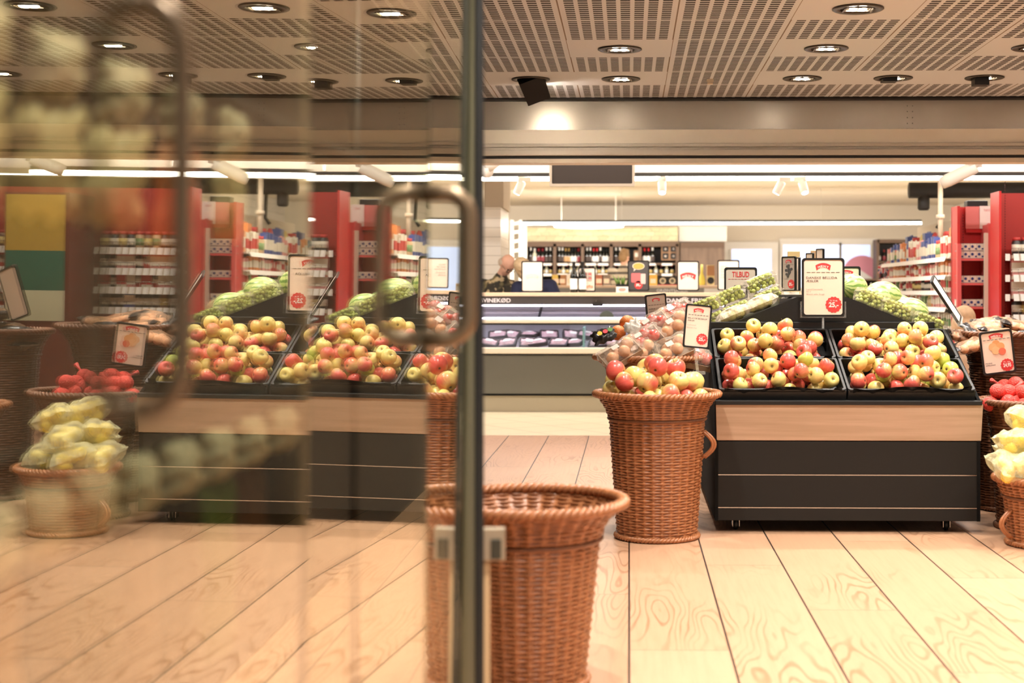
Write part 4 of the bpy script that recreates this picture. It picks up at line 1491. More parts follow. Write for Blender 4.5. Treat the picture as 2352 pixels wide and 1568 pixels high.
for px in range(1125, 1600, 40):
    for row in range(2):
        x, _ = PX(px+row*16, 780, YM+0.3)
        meat((x+R.uniform(-0.05, 0.05), YM+0.20+0.24*row, zc(800)+0.03+0.075*row), (R.uniform(0.2, 0.7), R.uniform(-0.15, 0.15), R.uniform(-0.5, 0.5)), 'meat pack, %s from the glass door, %s row in the counter' % (ORD[i//2], ('front', 'rear')[row]), 'meat packs in the counter')
        i += 1
q = MB(); q.prism(circ(0.075, 24), -0.004, 0.004)
q.v = [Vector((p.x, p.y, max(p.z, -0.03))) for p in q.v]
disc = tag(q.build('deli_disc', mat('dark_green', rgb(70, 70, 48), 0.5)), 'dark rounded plate standing in the meat counter left of the big orange', 'plate')
disc.location = PX(1393, 727, YM+0.30)[0], YM+0.35, zc(731)

# signs on the counter
YC = 14.62
def counter_sign(px0, px1, pyt, pyb, label, **kw):
    x, z = PX((px0+px1)/2, pyb, YC)
    w, h = pw(px1-px0, YC), pw(pyb-pyt, YC)
    return make_sign('sign', label, (x, YC, z+0.002), w, h, (0, 0, 0), kw.pop('sheet', paper), clip=None, **kw), w, h
pale = mat('counter_sheet', rgb(246, 228, 214), 0.7)
t, w, h = counter_sign(1197.5, 1248, 599.5, 670.5, 'blank white framed sign on the counter in front of the woman in navy', sheet=pale, logo=(0, 0.16, 0.13, 0.045, False))
q = MB(); q.cbox((0, 0, 0.004), (0.05, 0.05, 0.008)); q.cbox((0, 0, 0.012), (0.014, 0.012, 0.016)); q.build('holder_foot', acrylic, t)
def sq_pics(b, y):
    for cx_ in (-0.025, 0.022):
        for cz_ in (0.10, 0.145):
            b.ring(rrect(0.036, 0.042, 0.004, 2, cx_+0.01, cz_+0.03), rrect(0.030, 0.036, 0.003, 2, cx_+0.01, cz_+0.03), y-0.001, y)
def sq_fill(b, y):
    for cx_ in (-0.025, 0.022):
        for cz_ in (0.10, 0.145):
            b.prism(rrect(0.028, 0.022, 0.003, 2, cx_+0.01, cz_+0.034), y-0.001, y)
def veg_pic(b, y):
    for k in range(5):
        b.prism(circ(0.014, 10, -0.045+k*0.024, 0.05+0.006*(k % 2)), y-0.001-k*0.0001, y)
t, w, h = counter_sign(1328, 1368, 614, 670, 'framed sign with four small pictures behind the wine bottles', sheet=pale,
    pics=[('picture_frames', sq_pics, darkink), ('picture', sq_fill, mat('meat_print', rgb(220, 130, 126), 0.6)), ('picture', veg_pic, mat('veg_print', rgb(226, 170, 140), 0.6))])
def bubble(b, y):
    b.prism([(0.062*math.cos(a), 0.255+0.036*math.sin(a)) for a in [2*PI*k/28 for k in range(28)]], y-0.0010, y)
    b.prism([(-0.05, 0.20), (-0.02, 0.228), (-0.045, 0.235)], y-0.0010, y)
def bubble_in(b, y):
    b.prism([(0.056*math.cos(a), 0.255+0.031*math.sin(a)) for a in [2*PI*k/28 for k in range(28)]], y-0.0016, y-0.0010)
def mince(b, y):
    b.prism(rrect(0.10, 0.098, 0.012, 3, -0.025, 0.135), y-0.001, y)
def mlabel(b, y):
    b.prism(rrect(0.050, 0.105, 0.006, 3, 0.048, 0.125), y-0.0014, y)
counter_sign(1441.5, 1491.5, 598.5, 668.5, 'dark framed offer sign with an orange speech bubble, reading 39', sheet=chalk,
    lines=[L('SUPER', 0, 0.258, 0.016, darkink, 0.075, 'C', 0.02), L('TILBUD', 0, 0.240, 0.014, darkink, 0.085, 'C', 0.02)],
    pics=[('speech_bubble', bubble, paper), ('speech_bubble_fill', bubble_in, orangeink), ('picture', mince, mat('mince_print', rgb(206, 110, 112), 0.6)), ('picture', mlabel, mat('print_label', rgb(226, 196, 190), 0.6))],
    badge=(0.0, 0.062, 0.042, '', '39,-', redink))
t, w, h = counter_sign(1555, 1605.5, 599.5, 668, 'white framed sign with one big red arched logo in its middle', sheet=pale, logo=(0, 0.155, 0.165, 0.066, True))
counter_sign(1648, 1698, 597.5, 667, 'white framed sign with grey capitals, half covered by the offer sign', sheet=pale,
    lines=[L(s_, -0.078, z, 0.018, greyink, w_, 'L') for s_, z, w_ in (('HAR DU', 0.235, 0.068), ('BRUG FOR', 0.210, 0.088), ('SLAGTEREN?', 0.185, 0.112), ('SÅ RING PÅ', 0.150, 0.098), ('KLOKKEN', 0.125, 0.075))])

# wine bottles
def make_bottle(h=0.30, r=0.038, name='wine_bottle', body=None, lab=None, foil=None):
    q = MB()
    q.lathe([(0.0001, 0), (r*0.9, 0), (r, h*0.02), (r, h*0.52), (r*0.86, h*0.62), (r*0.45, h*0.74), (r*0.36, h*0.80), (r*0.36, h*0.97), (r*0.40, h*0.975), (r*0.40, h), (0.0001, h)], 18)
    o = q.build(name, body or glassgreen)
    q = MB(); q.lathe([(r*1.01, h*0.10), (r*1.015, h*0.11), (r*1.015, h*0.44), (r*1.01, h*0.45)], 18)
    q.build('label', lab or paper_white, o)
    q = MB(); q.lathe([(r*0.40, h*0.80), (r*0.40, h*0.96), (r*0.44, h*0.97), (r*0.44, h*1.004), (0.0001, h*1.006)], 14)
    q.build('foil', foil or seal, o)
    tag(o, 'bottle', 'bottle')
    return o
bt = make_bottle(0.315, 0.039)
bt.location = (PX(1318.5, 672, YC)[0], YC-0.06, zc(671.5)); bt['label'] = 'dark wine bottle with turned label, the one of the counter pair nearer the blank sign'; bt['group'] = 'pair of wine bottles on the counter'
b2 = dup(bt, (PX(1338.5, 672, YC)[0], YC-0.06, zc(671.5)), (0, 0, 0), 'dark wine bottle with square white label in front of the four-picture sign')

# herb box beside the offer sign
t = thing('herb_box', 'small white box of green leeks with a pig drawn on it', 'box', (PX(1429, 672, YC)[0], YC, zc(671.5)))
bw = pw(28, YC)
bar('box', -bw/2, bw/2, -0.05, 0.05, 0, 0.062, paper_white, t, 0.003)
bar('dark_rim', -bw/2-0.001, bw/2+0.001, -0.051, 0.051, 0.062, 0.085, seal, t)
q = MB(); q.prism([(-0.04, 0.03), (-0.02, 0.012), (0.02, 0.012), (0.04, 0.03), (0.03, 0.044), (-0.02, 0.046)], -0.0512, -0.0502); q.build('pig_drawing', mat('pig_print', rgb(214, 160, 150), 0.6), t)
q = MB()
rr_ = random.Random(5)
for k in range(9):
    a, c = rr_.uniform(-0.05, 0.05), rr_.uniform(-0.03, 0.03)
    q.tube([(a, c, 0.07), (a*1.4, c, 0.12), (a*2.0, c*1.4, 0.16+rr_.uniform(-0.02, 0.02))], [0.006, 0.010, 0.002], 6)
q.build('leaves', leaf, t)

# ------------------------------------------------------------------ second counter
Y2 = 18.3
vc = thing('vegetable_counter', 'white serving counter with grey front lettered for vegetables, behind the meat counter', 'serving counter', (0, Y2, 0))
a0, a1 = PX(1262, 660, Y2)[0], PX(1660, 660, Y2)[0]
bar('base', a0, a1, 0.02, 0.9, 0, zc(674, Y2), white, vc)
bar('front_strip', a0, PX(1617, 660, Y2)[0], 0.0, 0.03, zc(674, Y2), zc(661, Y2), mat('strip_grey', rgb(140, 134, 126), 0.5), vc)
bar('end_panel', PX(1617, 660, Y2)[0], a1, 0.0, 0.03, zc(674, Y2), zc(662, Y2), white, vc)
bar('top', a0, a1, 0.0, 0.9, zc(662, Y2), zc(655, Y2), lightwood, vc, 0.01)
q = MB()
xl, _ = PX(1508, 690, Y2); xr, _ = PX(1580, 690, Y2)
q.text('GRØNTSAGER', xl, PX(1500, 670.6, Y2)[1], width=xr-xl, height=pw(7.2, Y2), align='L', y=-0.002, bold=0.02)
q.build('lettering', paper_white, vc)
# beer cases, kegs and small goods on it / behind it (wine wall)
YW = 27.0
wz = lambda py: PX(1445, py, YW)[1]
ww = thing('wine_shelf', 'dark wood wine shelf of five bays beneath a yellow stone band', 'shelf', (0, YW, 0))
X0, X1 = PX(1205, 600, YW)[0], PX(1558, 600, YW)[0]
bar('back_panel', X0, X1, 0.45, 0.50, 0, wz(554), mat('shelf_back', rgb(34, 26, 22), 0.7), ww)
bar('top_board', X0, X1, 0.0, 0.5, wz(566), wz(554), mat('dark_oak', rgb(104, 80, 62), 0.6), ww)
bays = [1207, 1274, 1338, 1404, 1470, 1556]
for i, px in enumerate(bays):
    x, _ = PX(px, 600, YW)
    bar('upright', x-0.03, x+0.03, 0.0, 0.45, 0, wz(560), mat('dark_oak', rgb(104, 80, 62), 0.6), ww)
for py in (604, 628):
    bar('shelf_board', X0, X1, 0.02, 0.45, wz(py)-0.03, wz(py), mat('dark_oak', rgb(104, 80, 62), 0.6), ww)
    for i in range(5):
        xa, xb = PX(bays[i]+5, 600, YW)[0], PX(bays[i+1]-5, 600, YW)[0]
        for k in range(2):
            c = xa+(xb-xa)*(k+0.5)/2
            q = MB(); q.box(c-0.10, c+0.10, 0.0, 0.02, wz(py)-0.045, wz(py)-0.005)
            q.build('price_tag', paper_white, ww)
bar('low_cabinet', X0, X1, 0.0, 0.45, 0, wz(660), mat('dark_oak', rgb(104, 80, 62), 0.6), ww)
kinds = [make_bottle(0.285, 0.042), make_bottle(0.285, 0.042, 'wine_bottle', None, mat('label_tan', rgb(206, 160, 112), 0.6), mat('foil_gold', rgb(176, 140, 80), 0.3)),
         make_bottle(0.285, 0.042, 'wine_bottle', None, mat('label_red', rgb(150, 60, 66), 0.6), winered), make_bottle(0.30, 0.042, 'wine_bottle', None, mat('label_dark', rgb(80, 66, 60), 0.6), paper_white),
         make_bottle(0.285, 0.044, 'wine_bottle', mat('pale_bottle', rgb(220, 214, 190), 0.15), paper_white, paper_white), make_bottle(0.285, 0.042, 'wine_bottle', None, paper_white, mat('foil_bright_red', rgb(214, 50, 56), 0.3))]
kinds = [Proto(k) for k in kinds]
kn = ['dark wine bottle with white label', 'wine bottle with tan label', 'wine bottle with red foil', 'dark wine bottle with white neck', 'pale bottle', 'wine bottle with bright red cap']
pat = [[3, 4, 2, 2, 3, 3], [3, 3, 1, 1, 0, 0, 2], [3, 3, 5, 5, 3, 0, 0], [3, 3, 1], [5, 5, 3]]
bayname = ['first', 'second', 'third', 'fourth', 'fifth']
for bi, row in enumerate(pat):
    xa, xb = PX(bays[bi]+6, 600, YW)[0], PX(bays[bi+1]-6, 600, YW)[0]
    for k, kd in enumerate(row):
        n = len(row) if bi not in (3, 4) else (6 if bi == 3 else 8)
        x = xa+(xb-xa)*(k+0.5)/n
        kinds[kd]((x, YW+0.16, wz(604)+0.002), (0, 0, 0), '%s, %s in %s bay, upper wine shelf' % (kn[kd], ORD[k], bayname[bi]), 'wine bottles on the wall shelf')
half = [Proto(make_bottle(0.155, 0.034, 'small_bottle', mat('pale_small', rgb(196, 186, 150), 0.2), paper_white, paper_white)), Proto(make_bottle(0.155, 0.034, 'small_bottle', glassgreen, mat('label_gold', rgb(206, 176, 100), 0.5), winered))]
for bi in range(5):
    xa, xb = PX(bays[bi]+6, 600, YW)[0], PX(bays[bi+1]-6, 600, YW)[0]
    for k in range(6):
        x = xa+(xb-xa)*(k+0.5)/6
        kd = (k*3+bi) % 2
        half[kd]((x, YW+0.16, wz(628)+0.002), (0, 0, 0), '%s small bottle, %s in %s bay, lower wine shelf' % (('pale', 'dark')[kd], ORD[k], bayname[bi]), 'small bottles on the wall shelf')
# wooden wine boxes at the right end of the shelf
def make_winebox():
    s = 0.26
    q = MB(); q.ring(rrect(s, s, 0.004, 1), rrect(s*0.72, s*0.72, 0.004, 1), -0.15, 0.02); q.box(-s/2, s/2, 0.02, 0.06, -s/2, s/2)
    o = q.build('wine_box', woodbox)
    q = MB(); q.box(-s*0.34, s*0.34, -0.02, 0.019, -s*0.34, s*0.34); q.build('inset', seal, o)
    q = MB(); q.prism(circ(0.032, 12), -0.03, -0.02); q.build('emblem', paper, o)
    tag(o, 'box', 'wooden box')
    return o
wbx = Proto(make_winebox())
for px in (1529, 1547.5):
    for py in (571, 592):
        x, z = PX(px, py, YW)
        wbx((x, YW+0.17, z if py == 571 else wz(604)+0.135), (0, 0, 0), 'open wooden wine box at the shelf end, %s %s' % ('upper' if py == 571 else 'lower', 'left' if px < 1540 else 'right'), 'wooden wine boxes', 0.62)
q = MB(); q.box(-0.05, 0.05, 0, 0.1, 0, 0.24); q.box(-0.03, 0.03, -0.004, 0, 0.12, 0.2, 1)
tag(q.build('gift_box', [woodbox, paper]), 'narrow brown gift box beside the pale bottles right of the man in the striped sweater', 'box').location = (PX(1462, 604, YW)[0], YW+0.1, wz(604))
q = MB(); q.box(X0, X1, 0.0, 0.6, wz(555)+0.002, wz(521))
tag(q.build('stone_band', brick_m), 'band of yellow stone slabs above the wine shelf', 'stone band').location = (0, YW+0.15, 0)
q = MB(); q.box(PX(1558, 600, YW)[0], PX(1660, 600, YW)[0], 0.0, 0.5, 0, wz(556)); 
cab = q.build('wood_cabinet', greywood)
tag(cab, 'grey-brown wooden cabinet between the wine shelf and the glazed door', 'cabinet'); cab.location = (0.04, YW+0.06, 0)
bar('top_board', PX(1558, 600, YW)[0]+0.01, PX(1660, 600, YW)[0]-0.01, -0.02, 0.0, wz(568), wz(556), mat('dark_oak', rgb(104, 80, 62), 0.6), cab)
q = MB(); q.box(PX(1558, 600, YW)[0]+0.02, PX(1672, 600, YW)[0], 0.0, 0.4, wz(553), wz(518))
struct(q.build('trim_7', white)).location = (0, YW+0.3, 0)
# goods on the vegetable counter
def make_case(m_label, m_ring):
    w, h = 0.30, 0.30
    q = MB(); q.box(-w/2, w/2, -0.12, 0.12, 0, h); o = q.build('beer_case', seal, bevel=0.004)
    q = MB(); q.prism(circ(0.105, 24, 0, h*0.50), -0.124, -0.12); e = q.build('emblem', m_label, o)
    q = MB(); q.prism(circ(0.06, 20, 0, h*0.50), -0.127, -0.124); q.build('emblem_centre', m_ring, e)
    q = MB(); q.box(-w/2-0.001, w/2+0.001, -0.123, 0.1, 0, 0.03); q.build('red_band', redink, o)
    tag(o, 'case', 'beer case')
    return o
bc = Proto(make_case(mat('emblem_grey', rgb(196, 186, 160), 0.5), mat('emblem_dark', rgb(90, 92, 80), 0.5)))
YB2 = 18.9
for i, px in enumerate((1522, 1544)):
    bc((PX(px, 655, YB2)[0], YB2, zc(655, Y2)+0.001), (0, 0, 0), 'black case with round emblem, the one %s' % ('nearer the orange bubble sign', 'nearer the logo sign')[i], 'black emblem cases', 0.40/0.30*0.9*0.34)
boxm = [('yellow carton with a tan print', mat('carton_yellow', rgb(232, 206, 110), 0.5), 1278), ('pale carton with a kraft basket print', kraft, 1292), ('white carton', paper_white, 1310), ('red-brown carton', mat('carton_rust', rgb(180, 116, 92), 0.6), 1376), ('grey carton', mat('carton_grey', rgb(140, 130, 120), 0.6), 1393), ('gold round-print carton', mat('carton_gold', rgb(228, 190, 96), 0.5), 1500)]
for lb, m, px in boxm:
    q = MB(); q.box(-0.055, 0.055, -0.05, 0.05, 0, 0.14); q.box(-0.055, 0.055, -0.05, 0.05, 0.141, 0.145, 1)
    q.box(-0.035, 0.035, -0.052, -0.05, 0.03, 0.09, 1)
    o = tag(q.build('carton', [m, paper]), lb + ' on the white serving counter behind the meat counter', 'carton'); o.location = (PX(px, 655, YB2)[0], YB2, zc(655, Y2)+0.001)
q = MB(); q.lathe([(0.0001, 0), (0.04, 0), (0.05, 0.03), (0.045, 0.09), (0.02, 0.15), (0.016, 0.17), (0.016, 0.28), (0.0001, 0.28)], 16)
tag(q.build('bottle', mat('gold_bottle', rgb(216, 200, 90), 0.25)), 'yellow-bellied bottle with tall neck right of the big logo sign', 'bottle').location = (PX(1612, 655, YB2)[0], YB2, zc(655, Y2)+0.001)
q = MB(); q.box(-0.05, 0.05, -0.04, 0.04, 0, 0.27); q.box(-0.05, 0.05, -0.042, -0.04, 0.13, 0.26, 1); q.prism(circ(0.045, 20, 0, 0.065), -0.046, -0.04, 2)
tag(q.build('gift_carton', [mat('carton_cream', rgb(216, 200, 150), 0.6), kraft, seal]), 'tall kraft carton with dark round print right of the yellow bottle', 'carton').location = (PX(1632, 655, YB2)[0], YB2, zc(655, Y2)+0.001)

# dark shelf right of the window
YD = 27.6
ds = thing('drinks_shelf', 'dark low drinks shelf below and right of the back window', 'shelf', (0, YD, 0))
dz = lambda py: PX(1445, py, YD)[1]
xa, xb = PX(2016, 600, YD)[0], PX(2125, 600, YD)[0]
bar('back_panel', xa, xb, 0.4, 0.45, 0, dz(550), mat('shelf_back', rgb(34, 26, 22), 0.7), ds)
bar('top_board', xa, xb, 0, 0.42, dz(558), dz(550), mat('dark_oak', rgb(104, 80, 62), 0.6), ds)
bar('side_board', xa-0.02, xa+0.03, 0, 0.42, 0, dz(550), mat('dark_oak', rgb(104, 80, 62), 0.6), ds)
xc = PX(1975, 600, YD)[0]
for py in (600, 640, 676):
    bar('shelf_board', xa if py < 640 else xc, xb, 0.02, 0.4, dz(py)-0.03, dz(py), mat('dark_oak', rgb(104, 80, 62), 0.6), ds)
bar('low_back', xc, xa, 0.4, 0.44, 0, dz(640), mat('shelf_back', rgb(34, 26, 22), 0.7), ds)
k = 0
for py, px0 in ((600, 2022), (640, 2022), (676, 1980)):
    for j in range(7):
        px = px0+j*12
        kd = (0, 2, 3, 5, 4)[(j+k) % 5]
        kinds[kd]((PX(px, py, YD)[0], YD+0.15, dz(py)+0.002), (0, 0, 0), '%s, %s from left, %s board, dark drinks shelf' % (kn[kd], ORD[j], ('top', 'middle', 'bottom')[k]), 'bottles on the dark drinks shelf', 0.78)
    k += 1
# shop poster in the window: pink disc
q = MB(); q.prism(circ(0.40, 40), -0.01, 0.0); 
x, z = PX(1980, 632, BACKY-0.12)
wd_ = tag(q.build('window_poster', mat('poster_pink', rgb(226, 150, 168), 0.5)), 'round pink poster with a white flash in the back window', 'poster'); wd_.location = (x, BACKY-0.12, z)
q = MB(); q.prism([(-0.15, -0.02), (0.12, -0.22), (0.20, -0.05), (-0.05, 0.12)], -0.014, -0.01); q.build('flash_print', paper_white, wd_)

# white metal ladder rack beside the pillar
lr = thing('ladder_rack', 'white metal ladder rack between the tiled pillar and the wine shelf', 'rack', (0, 25.2, 0))
for px in (1176, 1196, 1206):
    x, z = PX(px, 505, 25.2)
    q = MB(); q.tube([(x, 0, 0), (x, 0, z)], 0.035, 8); q.build('upright', white, lr)
for k, py in enumerate((515, 535, 556, 578, 600)):
    q = MB(); q.tube([(PX(1172, py, 25.2)[0], 0, PX(1172, py, 25.2)[1]), (PX(1208, py, 25.2)[0], 0, PX(1208, py-6, 25.2)[1])], 0.03, 8); q.build('rung', white, lr)

# ------------------------------------------------------------------ long gondola of groceries, its side facing the stand
GY = 13.72
GXf = PX(2181, 600, GY)[0]
def tag_strip(d0, d1, z0, z1, spans, along_y):
    """one slanted rail whose surface alternates bare rail and price tags"""
    q = MB()
    e = []
    for a_, c_ in spans:
        e += [a_, c_]
    P_ = lambda t_, d_, z_: (d_, t_, z_) if along_y else (t_, d_, z_)
    vs = []
    for t_ in e:
        vs += [P_(t_, d0, z0), P_(t_, d1, z1), P_(t_, d1+0.006, z1), P_(t_, d0+0.006, z0)]
    for i in range(len(e)-1):
        o = 4*i
        for k in range(4):
            j = (k+1) % 4
            q.add([], [], 0)
            q.f.append([o+k, o+4+k, o+4+j, o+j] if along_y else [o+k, o+j, o+4+j, o+4+k]); q.m.append(1 if (k == 0 and i % 2 == 0) else 0); q.s.append(False)
    q.v = [Vector(v) for v in vs]
    return q
gn = thing('gondola_shelf', 'long white grocery gondola reaching back from the red shelf', 'shelf', (GXf, GY, 0))
GL = 3.6
levels = [0.30, 0.62, 0.86, 1.07, 1.235, 1.385, 1.56]
bar('back_panel', 0.42, 0.46, 0, GL, 0, 2.0, cream, gn)
bar('base', 0.0, 0.42, 0, GL, 0, 0.10, white, gn)
for k, z in enumerate(levels):
    bar('shelf_board', -0.02*(k < 4), 0.42, 0, GL, z-0.016, z, white, gn)
    q = tag_strip(-0.045, -0.025, z-0.045, z, [(0.03+j*GL/30, 0.03+j*GL/30+0.08) for j in range(30)], True)
    q.build('price_strip', [white, paper_white], gn)
def make_carton(w, d, h, m1, m2, band=(0.2, 0.7)):
    q = MB()
    q.box(-w/2, w/2, -d/2, d/2, 0, h)
    q.box(-w/2-0.001, w/2+0.001, -d/2-0.001, d/2+0.001, h*band[0], h*band[1], 1)
    q.box(-w/2, w/2, -0.004, 0.004, h, h+0.008)
    o = q.build('carton', [m1, m2]); tag(o, 'c', 'carton'); return o
def make_jar(r, h, m1, m2, m3):
    q = MB(); q.lathe([(0.0001, 0), (r*0.95, 0), (r, 0.004), (r, h*0.72), (r*0.75, h*0.82), (r*0.75, h*0.84)], 14)
    q.lathe([(r*1.01, h*0.2), (r*1.015, h*0.6)], 14, 1); q.lathe([(r*0.8, h*0.82), (r*0.8, h), (0.0001, h)], 14, 2)
    o = q.build('jar', [m1, m2, m3]); tag(o, 'j', 'jar'); return o
def make_pouch(w, h, m1, m2):
    q = MB()
    T = Matrix.Rotation(PI/2, 4, 'X')
    pillow(q, w, h, w*0.45, 3, 8, 0.15, 0, Matrix.Translation((0, w*0.2, h/2)) @ T)
    pillow(q, w*0.6, h*0.4, w*0.10, 5, 6, 0.1, 1, Matrix.Translation((0, -w*0.22, h*0.5)) @ T)
    o = q.build('pouch', [m1, m2]); tag(o, 'p', 'pouch'); return o
pc = lambda n, r, g, b_: mat('pack_'+n, rgb(r, g, b_), 0.4)
packcols = {'white': pc('white', 236, 226, 206), 'red': pc('red', 204, 70, 66), 'yellow': pc('yellow', 230, 206, 130), 'green': pc('green', 120, 150, 96), 'blue': pc('blue', 70, 86, 150), 'brown': pc('brown', 130, 92, 66), 'tan': pc('tan', 206, 172, 132), 'pink': pc('pink', 230, 156, 150), 'orange': pc('orange', 224, 138, 80), 'black': pc('black', 54, 48, 46)}
goods = []
for (nm, a, c, kd) in [('white carton with red band', 'white', 'red', 0), ('white carton with green band', 'white', 'green', 0), ('yellow pouch', 'yellow', 'white', 2), ('brown jar with yellow label', 'brown', 'yellow', 1), ('red pouch', 'red', 'white', 2),
                       ('pink and white carton', 'pink', 'white', 0), ('blue and white carton', 'blue', 'white', 0), ('tan pouch', 'tan', 'orange', 2), ('dark jar with white label', 'black', 'white', 1), ('orange carton', 'orange', 'white', 0), ('pale jar with green label', 'tan', 'green', 1)]:
    if kd == 0: o = make_carton(0.075, 0.06, 0.135, packcols[a], packcols[c])
    elif kd == 1: o = make_jar(0.034, 0.125, packcols[a], packcols[c], packcols['red'])
    else: o = make_pouch(0.085, 0.13, packcols[a], packcols[c])
    goods.append((nm, Proto(o)))
rg = random.Random(5)
lvname = ['seventh', 'sixth', 'fifth', 'fourth', 'third', 'second', 'top']
for k, z in enumerate(levels):
    if k < 2:
        continue
    n = 30
    run = None
    for j in range(n):
        if run is None or rg.random() < 0.5:
            run = rg.choice([(0, 1, 5, 0), (2, 0, 1, 7), (0, 1, 1, 5), (0, 9, 5, 1, 2), (0, 1, 2, 3, 5, 8), (0, 4, 5, 9), (6, 0, 7, 9, 10, 5)][k % 7])
        nm, p = goods[run]
        y = GY+0.08+j*(GL-0.1)/n
        p((GXf+0.07, y, z+0.002), (0, 0, -PI/2+rg.uniform(-0.1, 0.1)), '%s, %s from near end, %s gondola shelf' % (nm, (ORD[j] if j < 20 else 'twent'+('ieth', 'y-first', 'y-second', 'y-third', 'y-fourth', 'y-fifth', 'y-sixth', 'y-seventh', 'y-eighth', 'y-ninth', 'y-tenth')[j-19] if j > 19 else ORD[j]), lvname[k]),
          'goods on the long gondola', (rg.uniform(0.85, 1.05), rg.uniform(0.9, 1.2), (1.45 if k == 6 else 0.98)*rg.uniform(0.8, 1.15)))
# second layer of tall goods on top
for j in range(10):
    nm, p = goods[(6, 7, 9, 8, 10, 4, 6, 2, 8, 6)[j]]
    p((GXf+0.25, GY+0.15+j*0.33, levels[-1]+0.002), (0, 0, -PI/2), 'tall %s, %s from near end, back row atop the gondola' % (nm, ORD[j]), 'goods on the long gondola', (1.9, 1.9, 2.3))
q = MB()
q.box(-0.06, 0.06, -0.06, 0.06, 0, 0.42); q.box(-0.10, 0.10, -0.07, 0.07, 0.28, 0.44)
tag(q.build('speaker', black, bevel=0.01), 'black box standing on top of the gondola beside the red cabinet', 'box').location = (GXf+0.28, GY+0.12, levels[-1]+0.10)
q = MB()
q.tube([(0, 0, 0), (0, 0, 1.0)], 0.026, 10); q.lathe([(0.045, 0.35), (0.045, 0.39)], 12)
tag(q.build('pipe', beige), 'cream vertical pipe rising above the grocery gondola', 'pipe').location = (PX(2160, 520, 14.6)[0], 14.6, 1.62)
# bunting of flags
bu = thing('bunting', 'hanging bunting of red, white and blue flags at the far end of the gondola', 'bunting', (PX(2040, 600, 17.2)[0], 17.2, PX(2040, 585, 17.2)[1]))
q = MB(); q.tube([(0, 0, 0), (0, 0, -0.55)], 0.004, 6); q.build('cord', paper_white, bu)
flagm = NT('union_flag', 0.7)
tc = flagm.n('ShaderNodeTexCoord'); fx_, fy_, fz_ = flagm.xyz(tc.outputs['Generated'])
ax_ = flagm.math('ABSOLUTE', flagm.math('SUBTRACT', fx_, 0.5)); az_ = flagm.math('ABSOLUTE', flagm.math('SUBTRACT', fz_, 0.5))
dg = flagm.math('ABSOLUTE', flagm.math('SUBTRACT', ax_, az_))
cr = flagm.math('MINIMUM', ax_, az_)
c_ = flagm.mix(flagm.math('LESS_THAN', dg, 0.10), rgb(52, 60, 120), rgb(236, 226, 220))
c_ = flagm.mix(flagm.math('LESS_THAN', dg, 0.04), c_, rgb(206, 60, 66))
c_ = flagm.mix(flagm.math('LESS_THAN', cr, 0.16), c_, rgb(236, 226, 220))
c_ = flagm.mix(flagm.math('LESS_THAN', cr, 0.09), c_, rgb(206, 60, 66))
flagm.col(c_)
for k in range(6):
    q = MB(); s = (-1)**k
    q.prism([(0, 0.09), (0, -0.05), (s*0.12, -0.06), (s*0.12, 0.03)] if s > 0 else [(0, 0.09), (-0.12, 0.03), (-0.12, -0.06), (0, -0.05)], -0.002, 0.002, 0, Matrix.Translation((0, 0, -0.08-k*0.085)) @ Matrix.Rotation(0.3*s, 4, 'Z'))
    q.build('flag', flagm.m, bu)

# ------------------------------------------------------------------ red shelf with tins
YR2 = 13.25
rz = lambda py: PX(1445, py, YR2)[1]
x0, x1 = PX(2199, 600, YR2)[0], PX(2263, 600, YR2)[0]
rs = thing('tin_shelf', 'narrow red shelf holding white tins on three boards', 'shelf', (0, YR2, 0))
bar('back_panel', x0, x1+0.1, 0.22, 0.26, 0, rz(473), red, rs)
bar('side_panel', x0, x0+0.025, 0.0, 0.24, 0, rz(474), red, rs)
bar('edge_post', x0-0.005, x0+0.032, -0.02, 0.02, 0, rz(560), pink, rs)
q = MB()
for k in range(60):
    q.box(x0+0.10, x0+0.106, 0.216, 0.221, 0.4+k*0.026, 0.412+k*0.026)
q.build('slot_strip', mat('slot_dark', rgb(90, 20, 20), 0.6), rs)
for py in (594, 650, 704):
    bar('shelf_board', x0+0.03, x1+0.02, 0.02, 0.22, rz(py)-0.018, rz(py), pink if py == 594 else red, rs)
    bar('board_edge', x0+0.03, x1+0.02, 0.0, 0.02, rz(py)-0.02, rz(py), pink, rs)
bar('header_panel', x0+0.12, x1+0.03, 0.17, 0.21, rz(533), rz(474), red, rs)
bar('price_column', PX(2258, 600, YR2)[0], PX(2266, 600, YR2)[0], -0.06, -0.02, 0.3, rz(536), tin, rs)
bar('end_panel', PX(2266, 600, YR2)[0], PX(2288, 600, YR2)[0], -0.06, 0.24, 0, rz(517), pink, rs)
q = MB(); xa, za = PX(2218, 474, YR2+0.16); xb, zb2 = PX(2250, 525, YR2+0.16); q.box(xa, xb, -0.004, 0.0, zb2, za)
o = q.build('film_panel', mat('pink_film', rgb(226, 130, 126), 0.4)); tag(o, 'translucent pinkish sheet beside the notice on the red tin shelf', 'sheet'); o.location = (0, YR2+0.165, 0)
q = MB(); xa, za = PX(2250, 473, YR2+0.16); xb, zb2 = PX(2282, 525, YR2+0.16); q.box(xa, xb, -0.004, 0.0, zb2, za)
o = q.build('notice', paper_white); tag(o, 'white paper notice at the top of the red tin shelf', 'notice'); o.location = (0, YR2+0.157, 0)
q = MB(); q.text('TILBUD', (xa+xb)/2, za-0.05, width=0.06, height=0.022, y=-0.006); q.prism(circ(0.022, 16, xb-0.045, zb2+0.03), -0.006, -0.004); q.build('lettering', mat('faint_red', rgb(230, 140, 136), 0.6), o)
tn = MB(); tn.box(-0.030, 0.030, -0.03, 0.03, 0, 0.066); tn.box(-0.035, 0.035, -0.031, 0.031, 0.066, 0.070, 1); tn.box(-0.035, 0.035, -0.031, 0.031, 0.0, 0.004, 1)
